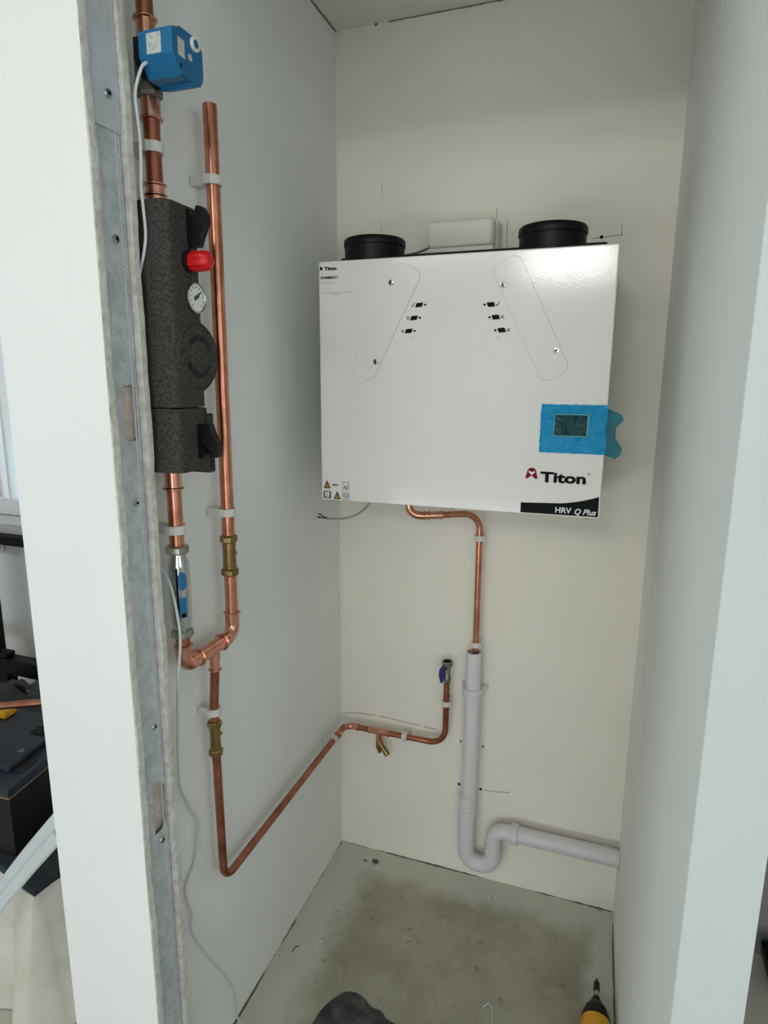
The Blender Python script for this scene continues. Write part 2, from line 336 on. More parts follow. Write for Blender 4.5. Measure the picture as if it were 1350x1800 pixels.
# pressed marks in the web (embossed dots)
bm = NB(); rnd = random.Random(4)
for z0, z1 in ((1.30, 1.36), (0.80, 0.90), (0.42, 0.50)):
    z = z0
    while z < z1:
        y = -0.779+rnd.uniform(-0.004, 0.004)
        bx(bm, (X1-0.0003, y, z), (X1+0.0004, y+rnd.uniform(0.002, 0.006), z+rnd.uniform(0.0012, 0.003)), 0.0003, 1); z += rnd.uniform(0.004, 0.008)
link('pressed_mark', bm, M_steel, jamb, 0)['kind'] = 'stuff'
# rest of the rooms around
struct('wall_room_left', bx(bx(bx(bx(NB(), (-2.7, -3.5, 0), (-2.6, -3.0, RH)), (-2.7, -1.4, 0), (-2.6, 0.1, RH)), (-2.7, -3.0, 0), (-2.6, -1.4, 0.85)), (-2.7, -3.0, 2.05), (-2.6, -1.4, RH)), M_front, label='white wall of the room on the left')
struct('wall_room_right', bx(bx(bx(bx(NB(), (2.4, -3.5, 0), (2.5, -3.0, RH)), (2.4, -1.4, 0), (2.5, 0.0, RH)), (2.4, -3.0, 0), (2.5, -1.4, 0.85)), (2.4, -3.0, 2.05), (2.5, -1.4, RH)), M_front)
bm = NB()
for q in ((-2.7, -1.2, 0, RH), (2.2, 2.5, 0, RH), (0.62, 0.72, 0, RH), (0.72, 2.2, 0, 0.05), (0.72, 2.2, 2.12, RH), (-1.2, 0.62, 0, 0.05), (-1.2, 0.62, 0.42, 1.96), (-1.2, 0.04, 1.96, 2.16), (-1.2, 0.62, 2.36, RH)): bx(bm, (q[0], -3.5, q[2]), (q[1], -3.4, q[3]))
struct('wall_room_behind', bm, M_front)
struct('wall_room_far', bx(bx(bx(bx(NB(), (-2.6, 0.0, 0), (-2.0, 0.1, RH)), (-0.95, 0.0, 0), (-0.118, 0.1, RH)), (-2.0, 0.0, 0), (-0.95, 0.1, 0.857)), (-2.0, 0.0, 2.0), (-0.95, 0.1, RH)), M_front, label='white wall under the window in the room at far left')
struct('ceiling_room', bx(NB(), (-2.7, -3.5, RH), (2.5, 0.1, RH+0.05)), M_ceil)
struct('wall_niche', bx(NB(), (1.35, YF, 0), (2.39, 0.0, RH)), M_wallc)  # unseen wall, added to enclose the niche and keep it dark
struct('wall_niche_header', bx(NB(), (0.813, YF, 1.2), (1.3495, -0.0005, 1.26)), M_wallc)  # unseen low lid added to keep light out of the niche
struct('wall_niche_back', bx(NB(), (0.813, -0.012, 0.0), (1.3495, -0.0005, 1.199)), mat('grey_board', srgb(140, 138, 132), 0.85), label='dim grey board at the back of the niche on the right')  # panel added over the back wall, niche shade put into its colour
def window(n, x0, x1, z0, z1, y, axis='y', mull=1, label=None, fw=0.05):
    w = bpy.data.objects.new('window_%d' % n, None); COL.objects.link(w); tag(w, label, None, None, 'structure')
    def B(a0, a1, c0, c1, d0, d1):
        return bx(NB(), (a0, y+d0, c0), (a1, y+d1, c1), 0.004) if axis == 'y' else bx(NB(), (y+d0, a0, c0), (y+d1, a1, c1), 0.004)
    for q in ((x0, x0+fw, z0, z1), (x1-fw, x1, z0, z1), (x0+fw, x1-fw, z0, z0+fw), (x0+fw, x1-fw, z1-fw, z1)): link('window_frame', B(*q, 0, 0.05), M_upvc, w)
    for k in range(mull):
        xm = x0+(x1-x0)*(k+1)/(mull+1); link('mullion', B(xm-0.03, xm+0.03, z0+fw, z1-fw, 0.0, 0.05), M_upvc, w)
    link('glass_pane', B(x0+fw, x1-fw, z0+fw, z1-fw, 0.022, 0.026), M_glass, w, 0)
    return w
w1 = window(1, -1.998, -0.952, 0.859, 1.998, 0.03, 'y', 0, 'white framed window at the far left')
for xm in (-1.19, -1.155): link('casement_stile', bx(NB(), (xm-0.005, 0.02, 0.909), (xm+0.005, 0.06, 1.948), 0.002), M_upvc, w1)
link('window_sill', bx(NB(), (-2.0, -0.03, 0.842), (-0.9, 0.03, 0.858), 0.004), M_upvc, w1)
link('protective_strip', bx(NB(), (-1.118, 0.028, 0.91), (-1.085, 0.0295, 1.10)), mat('pale_blue_film', srgb(150, 222, 226), 0.4), w1, 0)['label'] = 'pale blue protective film'
window(2, -1.198, 0.618, 2.162, 2.358, -3.47, 'y', 0, fw=0.012)
window(3, 0.042, 0.618, 1.962, 2.158, -3.47, 'y', 0, fw=0.012)
window(6, 0.722, 2.198, 0.052, 2.118, -3.47, 'y', 1)  # invented glazed door, added to let light onto the left wall
window(7, -1.198, 0.618, 0.052, 0.418, -3.47, 'y', 0, fw=0.012)  # invented low glazing around the added floor-bounce fill
window(4, -2.998, -1.402, 0.852, 2.048, -2.66, 'x', 1)  # invented side window, added for the cool fill
window(5, -2.998, -1.402, 0.852, 2.048, 2.44, 'x', 1)  # unseen window, added to let in light from the right

# marks on the back wall and ceiling
def mark(pts, w, parent, y=-0.0004, name='pencil_line', m=M_pencil):
    bm = NB(); P = [Vector((a, 0, b)) for a, b in pts]
    for a, b in zip(P, P[1:]):
        d = (b-a).normalized(); nrm = Vector((-d.z, 0, d.x))*w/2
        vs = [bm.verts.new(Vector((q.x, yy, q.z))) for yy in (y, 0.0002) for q in (a+nrm, b+nrm, b-nrm, a-nrm)]
        for f in ((0, 1, 2, 3), (7, 6, 5, 4), (0, 4, 5, 1), (1, 5, 6, 2), (2, 6, 7, 3), (3, 7, 4, 0)): bm.faces.new([vs[i] for i in f])
    return link(name, bm, m, parent, 0)
mark([(0.576, 1.5815), (0.604, 1.5835), (0.634, 1.5858)], 0.0013, wb); mark([(0.6304, 1.6045), (0.6325, 1.583)], 0.0014, wb)
mark([(0.1115, 1.735), (0.1130, 1.700)], 0.0016, wb, m=M_smudge); mark([(0.109, 1.655), (0.110, 1.62)], 0.0009, wb, m=M_smudge)
mark([(0.3745, 1.655), (0.3755, 1.63)], 0.0010, wb); mark([(0.405, 1.597), (0.425, 1.618)], 0.0009, wb, m=M_smudge)
mark([(0.01, 0.402), (0.05, 0.410), (0.10, 0.4125)], 0.0035, wb, m=M_smudge); mark([(0.11, 0.4125), (0.15, 0.411), (0.20, 0.4075), (0.225, 0.407)], 0.0016, wb, m=M_pencil); mark([(0.235, 0.407), (0.27, 0.404)], 0.004, wb, m=M_smudge)
mark([(0.398, 0.259), (0.43, 0.262), (0.465, 0.268)], 0.0016, wb)
link('drilled_hole', lathe(NB(), [(0.0035, 0), (0.0035, 0.0006), (0, 0.0006)], (0.593, -0.0006, 1.5835), (0, 1, 0), 12), M_black, wb, 0)
rnd = random.Random(3)
bm = NB()      # dark open joint between ceiling and walls
x = 0.125
while x < 0.40:
    l = rnd.uniform(0.01, 0.03); bx(bm, (x, -0.0022, H-rnd.uniform(0.0016, 0.003)), (x+l, 0.0005, H+0.001)); x += l
bx(bm, (0.093, -0.003, H-0.004), (0.1, 0, H)); 
y = -0.3
while y < -0.008:
    l = rnd.uniform(0.01, 0.03); bx(bm, (-0.0005, y, H-rnd.uniform(0.002, 0.0035)), (0.0025, y+l, H+0.001)); y += l
link('joint_crack', bm, M_pencil, bpy.data.objects['ceiling'], 0)
bm = NB()    # dark gap and grit along the foot of the walls
def grit(p, q, nrm, seed):
    rnd = random.Random(seed); p = Vector(p); q = Vector(q); n = int((q-p).length/0.006); prev = None; nrm = Vector(nrm); w = 0.0015
    for i in range(n+1):
        c = p+(q-p)*i/n; w = max(0.0003, min(0.004, w+rnd.uniform(-0.0009, 0.0009))); h = w*rnd.uniform(0.5, 0.9)
        row = [bm.verts.new(c-nrm*0.0004), bm.verts.new(c-nrm*0.0004+Vector((0, 0, h))), bm.verts.new(c+nrm*w*0.6+Vector((0, 0, h*0.5))), bm.verts.new(c+nrm*w)]
        if prev:
            for k in range(3): bm.faces.new((prev[k], prev[k+1], row[k+1], row[k]))
        prev = row
grit((0.001, 0, 0), (0.731, 0, 0), (0, -1, 0), 1); grit((0, -0.74, 0), (0, -0.002, 0), (1, 0, 0), 2); grit((0.7322, -0.005, 0), (0.7440, -0.80, 0), (-1, 0, 0), 3)
link('joint_dirt', bm, mat('joint_dirt', srgb(96, 92, 80), 0.95, var=0.2, vscale=90), bpy.data.objects['floor'], 0)['kind'] = 'stuff'

# ---------------------------------------------------------------- ventilation unit
U0, U1, UZ0, UZ1, UY = 0.0822, 0.6310, 1.0478, 1.5150, -0.28
unit = thing('ventilation_unit', 'large white wall-mounted ventilation unit with a blank front panel', 'ventilation unit', (0.356, -0.15, 1.048))
link('casing', bx(NB(), (U0+0.004, UY+0.002, UZ0+0.004), (U1-0.004, 0.0, UZ1-0.006), 0.003), M_unit, unit)
link('front_panel', bx(NB(), (U0, UY, UZ0), (U1, UY+0.03, UZ1), 0.0025, 3), M_unit, unit)
link('top_insulation', bx(NB(), (U0+0.03, UY+0.035, UZ1-0.008), (U1-0.02, -0.03, UZ1+0.011), 0.004), M_blacksat, unit)['label'] = 'black foam top'
for cx in (0.165, 0.513):
    bm = NB(); lathe(bm, [(0.052, 0.0), (0.0600, 0.0), (0.0600, 0.029), (0.0618, 0.030), (0.0622, 0.036), (0.0618, 0.042), (0.059, 0.045), (0.053, 0.044), (0.052, 0.0)], (cx, -0.19, UZ1+0.006), (0, 0, 1), 48, cap=False)
    link('duct_spigot', bm, M_blackpl, unit)['label'] = 'black round duct spigot'
    link('spigot_floor', lathe(NB(), [(0.052, 0), (0.052, 0.004), (0, 0.004)], (cx, -0.19, UZ1+0.008), (0, 0, 1), 40), M_blacksat, unit, 0)
def rrect(cx, cz, w, h, ang, r, n=6):
    pts = []
    for sx_, sz_, a0 in ((1, 1, 0), (-1, 1, 90), (-1, -1, 180), (1, -1, 270)):
        for k in range(n+1):
            a = math.radians(a0+90*k/n); px = sx_*(w/2-r)+r*math.cos(a); pz = sz_*(h/2-r)+r*math.sin(a)
            c, s = math.cos(ang), math.sin(ang); pts.append((cx+px*c-pz*s, cz+px*s+pz*c))
    return pts
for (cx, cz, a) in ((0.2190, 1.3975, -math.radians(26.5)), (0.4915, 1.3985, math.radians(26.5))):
    link('plate_gap', prism(NB(), rrect(cx, cz, 0.0530, 0.2230, a, 0.0145), 1, UY-0.0003, UY+0.001), M_lgrey, unit, 0)  # grey rim painted as the shade in the recess around the plate
    link('blanking_plate', prism(NB(), rrect(cx, cz, 0.052, 0.222, a, 0.014), 1, UY-0.0013, UY+0.001, 0.0005), M_unit, unit)['label'] = 'slanting rounded cover plate'
for (x, z) in ((0.2318, 1.4699), (0.2017, 1.3259), (0.4404, 1.4569), (0.5387, 1.3435)):
    s = link('screw', lathe(NB(), [(0.0054, 0), (0.0054, 0.001), (0.0048, 0.0026), (0.002, 0.003), (0.0018, 0.0014), (0, 0.0012)], (x, UY-0.0012, z), (0, -1, 0), 24), M_chrome, unit)
    s['label'] = 'chrome cover plate screw'
    link('screw_recess', lathe(NB(), [(0.0018, 0), (0, 0.0003)], (x, UY-0.0030, z), (0, -1, 0), 6), M_black, s, 0)
for x in (0.110, 0.358, 0.609):
    link('panel_fastener', lathe(NB(), [(0.0042, 0), (0.0048, 0.003), (0.0035, 0.006), (0, 0.0065)], (x, UY+0.014, UZ0+0.002), (0, 0, -1), 18), M_chrome, unit)['label'] = 'chrome fastener under the panel'
YP = UY-0.0004
def flat(name, pts, m, y=YP, y1=UY+0.0002, par=None): return link(name, prism(NB(), pts, 1, y, y1), m, par or unit, 0)
# lower right: maker's mark, name, banner
arch = []
for k in range(13):
    a = PI*k/12; arch.append((0.5075+0.0085*math.cos(a), 1.1262+0.0088*math.sin(a)))
logo = [(0.5180, 1.1156), (0.5166, 1.1142), (0.5140, 1.1146), (0.5075, 1.1200), (0.5010, 1.1152), (0.4982, 1.1148), (0.4968, 1.1160), (0.4990, 1.1262)]
flat('logo_mark', [(0.4990+0.0170, 1.1262)]+arch[1:-1]+[(0.4990, 1.1262), (0.4966, 1.1165), (0.4975, 1.1150), (0.5008, 1.1152), (0.5075, 1.1205), (0.5142, 1.1150), (0.5172, 1.1148), (0.5184, 1.1165)], M_dkred)['label'] = 'dark red arch-shaped mark'
flat('logo_cutout', [(0.5012, 1.1275), (0.5030, 1.1292), (0.5075, 1.1270), (0.5120, 1.1290), (0.5140, 1.1272), (0.5078, 1.1212)], M_white, YP-0.0002, YP)
text('brand_lettering', 'Titon', M_black, unit, (0.5235, YP, 1.1105), 0.0255, 0.080, bold=0.0010)
text('registered_sign', '\u00ae', M_grey, unit, (0.6062, YP, 1.1262), 0.006, 0.0034)
ban = [(0.4905, 1.0505), (0.4905, 1.0692), (0.5617, 1.0722)]
for k in range(1, 9):
    t = k/8; ban.append((0.5617+0.0663*t, 1.0722+0.0160*(t*0.45+0.55*t*t)))
ban += [(0.6282, 1.0510)]
flat('banner', ban, M_banner)['label'] = 'black curved banner'
text('model_lettering', 'HRV', M_white, unit, (0.5535, YP-0.0004, 1.0548), 0.0145, 0.0285, bold=0.00035)
text('model_lettering', 'Q Plus', M_white, unit, (0.5875, YP-0.0004, 1.0540), 0.0145, 0.0375, bold=0.00035, shear=0.3)
# upper left product label
text('small_brand_lettering', 'Titon', M_black, unit, (0.0945, YP, 1.4985), 0.0085, 0.0255, bold=0.00035)
flat('small_logo_mark', [(0.0850, 1.4985), (0.0850, 1.5030), (0.0866, 1.5058), (0.0888, 1.5058), (0.0904, 1.5030), (0.0904, 1.4985), (0.0890, 1.4985), (0.0877, 1.5005), (0.0864, 1.4985)], M_black)
text('type_code', 'TPH1000MB/SAA T', M_black, unit, (0.0855, YP, 1.4826), 0.0066, 0.037, bold=0.00012)
bm = NB(); rnd = random.Random(9)
for (xa, xb, z) in ((0.0857, 0.113, 1.4745), (0.0870, 0.150, 1.4560), (0.112, 0.127, 1.4530)):   # lines too small to read
    x = xa
    while x < xb:
        l = rnd.uniform(0.0006, 0.0022); bx(bm, (x, YP, z), (x+l, UY+0.0001, z+rnd.uniform(0.0007, 0.0013))); x += l+0.0006
link('small_print', bm, M_lgrey, unit, 0)['kind'] = 'stuff'
# airflow pictograms
def picto(x, z, side, ok):
    s = side; bm = NB(); sh = 0.0028
    prism(bm, [(x-0.0065-sh*s*0.5, z-0.0042), (x+0.0065-sh*s*0.5, z-0.0036), (x+0.0065+sh*s*0.5, z+0.0042), (x-0.0065+sh*s*0.5, z+0.0036)], 1, YP, UY+0.0002)
    ax = x+s*0.0085; prism(bm, [(ax, z-0.0008), (ax+s*0.002, z-0.0008), (ax+s*0.002, z-0.0026), (ax+s*0.0062, z), (ax+s*0.002, z+0.0026), (ax+s*0.002, z+0.0008), (ax, z+0.0008)], 1, YP, UY+0.0002)
    link('airflow_symbol', bm, M_black, unit, 0)
    tx = x-s*0.0118; bm = NB(); w = 0.0006
    if ok: strokes = (((tx-0.003, z+0.0002), (tx-0.0012, z-0.003)), ((tx-0.0012, z-0.003), (tx+0.0034, z+0.0045)))
    else: strokes = (((tx-0.0028, z-0.0028), (tx+0.0028, z+0.0028)), ((tx-0.0028, z+0.0028), (tx+0.0028, z-0.0028)))
    for (a, b) in strokes:
        a = Vector((a[0], 0, a[1])); b = Vector((b[0], 0, b[1])); d = (b-a).normalized(); q = Vector((-d.z, 0, d.x))*w
        prism(bm, [((a+q).x, (a+q).z), ((b+q).x, (b+q).z), ((b-q).x, (b-q).z), ((a-q).x, (a-q).z)], 1, YP, UY+0.0002)
    link('tick_mark' if ok else 'cross_mark', bm, M_black if ok else M_dkred, unit, 0)
for i, (x, z) in enumerate(((0.2868, 1.4283), (0.2770, 1.4053), (0.2670, 1.3820))): picto(x, z, 1, i == 0)
for i, (x, z) in enumerate(((0.4205, 1.4247), (0.4300, 1.4027), (0.4415, 1.3800))): picto(x, z, -1, i == 0)
flat('scuff', [(0.2700, 1.3700), (0.2706, 1.3708), (0.2752, 1.3680), (0.2748, 1.3672)], M_lgrey); flat('scuff', [(0.4345, 1.3668), (0.4390, 1.3690), (0.4392, 1.3682), (0.4348, 1.3660)], M_grey)
flat('sticker_edge', [(0.4050, 1.4295), (0.4064, 1.4295), (0.4270, 1.3790), (0.4258, 1.3788)], M_white)
# warning pictograms bottom left
def tri(cx, z, w=0.0155, h=0.0165):
    o = flat('warning_triangle', [(cx-w/2, z), (cx+w/2, z), (cx, z+h)], M_black)
    flat('triangle_field', [(cx-w*0.32, z+h*0.13), (cx+w*0.32, z+h*0.13), (cx, z+h*0.74)], M_amber, YP-0.0002, YP, o)
    flat('exclamation_bar', [(cx-0.0007, z+h*0.24), (cx+0.0007, z+h*0.24), (cx+0.0009, z+h*0.56), (cx-0.0009, z+h*0.56)], M_black, YP-0.0004, YP, o)
tri(0.0950, 1.0722); tri(0.1175, 1.0508)
text('voltage_lettering', '230V~', M_black, unit, (0.1070, YP, 1.0780), 0.0052, 0.0150, bold=0.0001)
def iconbox(x0, z0, w, h):
    bm = NB(); t = 0.0009
    for q in ((x0, x0+w, z0, z0+t), (x0, x0+w, z0+h-t, z0+h), (x0, x0+t, z0+t, z0+h-t), (x0+w-t, x0+w, z0+t, z0+h-t)): bx(bm, (q[0], YP, q[2]), (q[1], UY+0.0002, q[3]))
    return bm
bm = iconbox(0.1295, 1.0710, 0.0145, 0.0160); prism(bm, [(0.132, 1.074), (0.1355, 1.074), (0.1355, 1.0795), (0.1335, 1.0795)], 1, YP, UY); bx(bm, (0.1385, YP, 1.0735), (0.1405, UY, 1.0800)); bx(bm, (0.136, YP, 1.0722), (0.138, UY, 1.0745)); link('plug_pictogram', bm, M_grey, unit, 0)
bm = iconbox(0.1295, 1.0505, 0.0145, 0.0160)
ring = [(0.13675+0.0046*math.cos(2*PI*k/20), 1.0585+0.0046*math.sin(2*PI*k/20)) for k in range(20)]; inner = [(0.13675+0.0030*math.cos(2*PI*k/20), 1.0585+0.0030*math.sin(2*PI*k/20)) for k in range(20)]
for k in range(20): j = (k+1) % 20; prism(bm, [ring[k], ring[j], inner[j], inner[k]], 1, YP, UY)
bx(bm, (0.1312, YP, 1.0578), (0.1326, UY, 1.0592)); bx(bm, (0.1408, YP, 1.0578), (0.1424, UY, 1.0592))
link('cycle_pictogram', bm, M_grey, unit, 0)
o = flat('manual_pictogram', [(0.0865, 1.0515), (0.1040, 1.0510), (0.1040, 1.0640), (0.1010, 1.0668), (0.0890, 1.0668), (0.0865, 1.0645)], M_grey)
flat('page', [(0.0910, 1.0542), (0.0945, 1.0535), (0.0945, 1.0648), (0.0905, 1.0655)], M_white, YP-0.0002, YP, o); flat('page', [(0.0958, 1.0535), (0.0995, 1.0542), (0.0998, 1.0655), (0.0958, 1.0648)], M_white, YP-0.0002, YP, o)
# display with blue protective film
link('display_screen', bx(NB(), (0.5432, UY-0.004, 1.1955), (0.5990, UY, 1.2325), 0.0012), M_screen, unit)['label'] = 'dark glossy display screen'
bm = NB()
for q in ((0.5415, 0.6005, 1.1935, 1.1957), (0.5415, 0.6005, 1.2322, 1.2342), (0.5415, 0.5436, 1.1957, 1.2322), (0.5986, 0.6005, 1.1957, 1.2322)): bx(bm, (q[0], UY-0.0052, q[2]), (q[1], UY, q[3]), 0.0006)
link('display_bezel', bm, mat('teal_bezel', srgb(70, 168, 176), 0.3), unit)
def sheet(name, x0, x1, z0, z1, nx, nz, amp, m, hole=None, seed=1, curl=None, edgew=0.0015):
    rnd = random.Random(seed); bm = NB(); V = {}
    for i in range(nx+1):
        for k in range(nz+1):
            x = x0+(x1-x0)*i/nx; z = z0+(z1-z0)*k/nz
            if i in (0, nx) or k in (0, nz): x += rnd.uniform(-edgew, edgew); z += rnd.uniform(-edgew, edgew)
            y = UY-0.0008-abs(rnd.gauss(0, amp))
            if curl: x, y, z = curl(i/nx, k/nz, x, y, z)
            V[i, k] = bm.verts.new((x, y, z))
    for i in range(nx):
        for k in range(nz):
            cx = x0+(x1-x0)*(i+0.5)/nx; cz = z0+(z1-z0)*(k+0.5)/nz
            if hole and hole[0] < cx < hole[1] and hole[2] < cz < hole[3]: continue
            bm.faces.new((V[i, k], V[i+1, k], V[i+1, k+1], V[i, k+1]))
    return link(name, bm, m, unit, 60)
sheet('protective_film', 0.5185, 0.6318, 1.1640, 1.2505, 26, 20, 0.00018, M_film, (0.5425, 0.5995, 1.1945, 1.2335), 5, None, 0.0006)['label'] = 'crinkled bright blue protective film'
def curl(u, v, x, y, z):
    prof = [(0.0, 0.650), (0.1, 0.6585), (0.22, 0.6600), (0.42, 0.648), (0.62, 0.6475), (0.78, 0.6600), (0.88, 0.6555), (1.0, 0.632)]
    v2 = v
    for (a, xa), (b, xb) in zip(prof, prof[1:]):
        if a <= v2 <= b: xe = xa+(xb-xa)*(v2-a)/(b-a)
    return (0.6308+(xe-0.6308)*u, UY-0.001+0.030*u+0.004*math.sin(v*9+u*3), 1.1535+(1.2440-1.1535)*v+0.010*(1-u)*(1-v))
sheet('loose_film', 0, 1, 0, 1, 10, 24, 0.0004, M_filmloose, None, 6, curl, 0.0)['label'] = 'loose translucent end of the blue film'

# flex hanging below the unit
fx = thing('power_flex', 'short grey flex with bare dark ends hanging under the ventilation unit', 'cable', (0.14, -0.15, 1.05))
link('sheath', tube(NB(), smooth_path([(0.150, -0.15, 1.052), (0.139, -0.15, 1.020), (0.118, -0.15, 0.999), (0.096, -0.15, 0.986), (0.070, -0.15, 0.9795), (0.036, -0.15, 0.977)]), 0.0027, n=10), M_gwire, fx)
for dz, dy, m in ((0.004, 0.001, M_black), (0.0, -0.002, mat('brown_core', srgb(70, 34, 24), 0.5)), (-0.003, 0.002, M_black)):
    link('wire_core', tube(NB(), smooth_path([(0.040, -0.15, 0.977), (0.028, -0.15+dy, 0.978+dz*0.3), (0.018, -0.15+dy*2, 0.9805+dz), (0.010, -0.15+dy*3, 0.980+dz*1.4)]), 0.0012, n=8), m, fx)

# junction box and lead
jb = thing('junction_box', 'ivory plastic junction box on the wall above the ventilation unit', 'junction box', (0.315, 0.0, 1.53))
link('back_plate', bx(NB(), (0.243, -0.008, 1.525), (0.399, 0.0, 1.629), 0.002), M_jbox, jb)
link('box_body', bx(NB(), (0.2475, -0.050, 1.535), (0.3880, -0.007, 1.622), 0.004), M_jbox, jb)
bm = bx(NB(), (0.246, -0.084, 1.5665), (0.3840, -0.050, 1.6195), 0.006, 3); link('lid', bm, M_jbox, jb)
link('lower_lid', bx(NB(), (0.2450, -0.086, 1.540), (0.3850, -0.050, 1.5655), 0.002), M_jbox, jb)
link('lid_rib', bx(NB(), (0.3765, -0.0865, 1.572), (0.3805, -0.083, 1.618), 0.0012), M_jbox, jb); link('lid_rib', bx(NB(), (0.2475, -0.0865, 1.572), (0.2512, -0.083, 1.612), 0.0012), M_jbox, jb)
tag(link('cable_lead', tube(NB(), smooth_path([(0.246, -0.060, 1.573), (0.215, -0.068, 1.562), (0.190, -0.08, 1.555), (0.175, -0.09, 1.545)]), 0.0022, n=10), mat('dark_grey_cable', srgb(84, 84, 80), 0.5)), 'thin dark grey lead running into the junction box', 'cable')

# ---------------------------------------------------------------- pipework helpers
R22, R15 = 0.0108, 0.0075
def bead(bm, p, d, r, h=0.0035):     # rolled solder ring at a fitting mouth
    p = Vector(p); d = Vector(d).normalized(); lathe(bm, [(r, -h/2), (r*1.16, -h/2), (r*1.27, -h*0.2), (r*1.27, h*0.2), (r*1.16, h/2), (r, h/2)], p, d, 24)
def fit(name, pts, r, rad, parent=None, ends=(1, 1), m=None):
    bm = NB(); tube(bm, pts, r*1.13, rad, 24); P = [Vector(q) for q in pts]
    if ends[0]: bead(bm, P[0], P[1]-P[0], r*1.10)
    if ends[1]: bead(bm, P[-1], P[-2]-P[-1], r*1.10)
    return link(name, bm, m or M_copper_f, parent)
def pipe_clip(p, r, wall, label, axis=2, group='pipe clips'):
    # wall: unit vector from pipe towards the wall; axis: pipe axis; hinged ring, stand-off and screw flange
    p = Vector(p); w = Vector(wall); ax = Vector((0, 0, 0)); ax[axis] = 1; s = ax.cross(w); dist = abs(p.dot(w)) if True else 0
    dist = p.x if w.x else -p.y
    h = 0.0065
    c = thing('pipe_clip', label, 'pipe clip', p, group)
    bm = NB(); n = 26; rings = []
    for i in range(n+1):
        a = math.radians(0+360*i/n) ; u = math.cos(a); v = math.sin(a)
        rr = r+0.0032
        rings.append([bm.verts.new(p+(w*u+s*v)*q+ax*t) for q, t in ((r+0.0002, -h), (rr, -h), (rr, h), (r+0.0002, h))])
    for A, B in zip(rings, rings[1:]):
        for k in range(4): bm.faces.new((A[k], A[(k+1) % 4], B[(k+1) % 4], B[k]))
    bmesh.ops.remove_doubles(bm, verts=bm.verts[:], dist=1e-6)
    link('clip_ring', bm, M_clip, c)
    def obox(a0, a1, b0, b1, t0, t1, bev):
        bm = NB(); r_ = bmesh.ops.create_cube(bm, size=1)
        for v in r_['verts']:
            A = (a0+a1)/2+v.co.x*(a1-a0); B = (b0+b1)/2+v.co.y*(b1-b0); T = (t0+t1)/2+v.co.z*(t1-t0); v.co = p+w*A+s*B+ax*T
        if bev: bmesh.ops.bevel(bm, geom=bm.edges[:], offset=bev, segments=1, affect='EDGES')
        return bm
    link('clip_stand', obox(r+0.001, dist, -r*0.95, r*0.95, -h*0.92, h*0.92, 0.0008), M_clip, c)
    link('clip_latch', obox(-r*0.2-0.002, r*0.5, -r-0.0062, -r-0.002, -h*0.9, h*0.9, 0.0006), M_clip, c)
    link('clip_hinge', obox(-0.002, r*0.7, r+0.002, r+0.0052, -h*0.9, h*0.9, 0.0006), M_clip, c)
    return c
WL = (-1, 0, 0); WB = (0, 1, 0)
XL, YL, YR = 0.035, -0.692, -0.555

# left riser: pipe from above, motorised valve, pipe to the pump
cp = thing('copper_pipe', 'short copper pipe entering the motorised valve from above', 'pipe', (XL, YL, 1.72))
link('pipe_tube', tube(NB(), [(XL, YL, 1.722), (XL, YL, 2.045)], R22), M_copper_d, cp)
link('coupling', bx(NB(), (0, 0, 0), (0.0001, 0.0001, 0.0001)), M_copper_f, cp) if False else None
bm = NB(); tube(bm, [(XL, YL, 1.712), (XL, YL, 1.742)], R22*1.14, n=24); bead(bm, (XL, YL, 1.742), (0, 0, 1), R22*1.12); link('coupling', bm, M_copper_f, cp)
mv = thing('motorised_valve', 'motorised valve at the top of the left riser, its actuator bright blue', 'valve', (XL, YL, 1.655))
bm = NB(); lathe(bm, [(0.012, 0.0), (0.0165, 0.0), (0.0170, 0.012), (0.0172, 0.040), (0.0150, 0.046), (0.0150, 0.060), (0.012, 0.0605)], (XL, YL, 1.656), (0, 0, 1), 32); lathe(bm, [(0.012, 0), (0.012, 0.045)], (XL, YL, 1.675), (1, 0, 0), 20)
link('valve_body', bm, M_castgrey, mv)
link('union_nut', lathe(NB(), [(0.0130, 0), (0.0168, 0.001), (0.0168, 0.013), (0.0150, 0.0145)], (XL, YL, 1.6495), (0, 0, 1), 6), M_castgrey, mv, 20)
link('locking_ring', lathe(NB(), [(0.012, 0), (0.0188, 0.0008), (0.0188, 0.005), (0.012, 0.006)], (XL, YL, 1.6625), (0, 0, 1), 28), M_nickel, mv)
prof = [(-0.7430, 1.6720), (-0.7425, 1.7000), (-0.7320, 1.7040), (-0.7290, 1.7020), (-0.7250, 1.7075), (-0.7020, 1.7080), (-0.6870, 1.6990), (-0.6805, 1.6980), (-0.6800, 1.6680), (-0.6850, 1.6620), (-0.6855, 1.6560), (-0.7000, 1.6510), (-0.7030, 1.6555), (-0.7270, 1.6530)]
act = link('actuator_housing', prism(NB(), prof, 0, 0.062, 0.1115, 0.0018), M_blue, mv, 25); act['label'] = 'bright blue angular housing'
link('housing_base', prism(NB(), [(a*0.9-0.0712, 1.68+(b-1.68)*0.88) for a, b in prof], 0, 0.052, 0.0625, 0.001), M_blacksat, mv, 25)
link('rating_label', bx(NB(), (0.1112, -0.7320, 1.6735), (0.1119, -0.7190, 1.6935)), M_paper, act, 0); link('side_label', bx(NB(), (0.075, -0.7435, 1.6735), (0.096, -0.7428, 1.6960)), M_paper, act, 0)
link('manual_knob', lathe(NB(), [(0.0082, 0), (0.0082, 0.003), (0.0055, 0.0035), (0.0055, 0.001), (0, 0.001)], (0.1115, -0.6985, 1.6985), (1, 0, 0), 24), M_white, act); link('knob_centre', lathe(NB(), [(0.0042, 0), (0.0042, 0.0036), (0, 0.004)], (0.1115, -0.6985, 1.6985), (1, 0, 0), 16), M_blue, act)
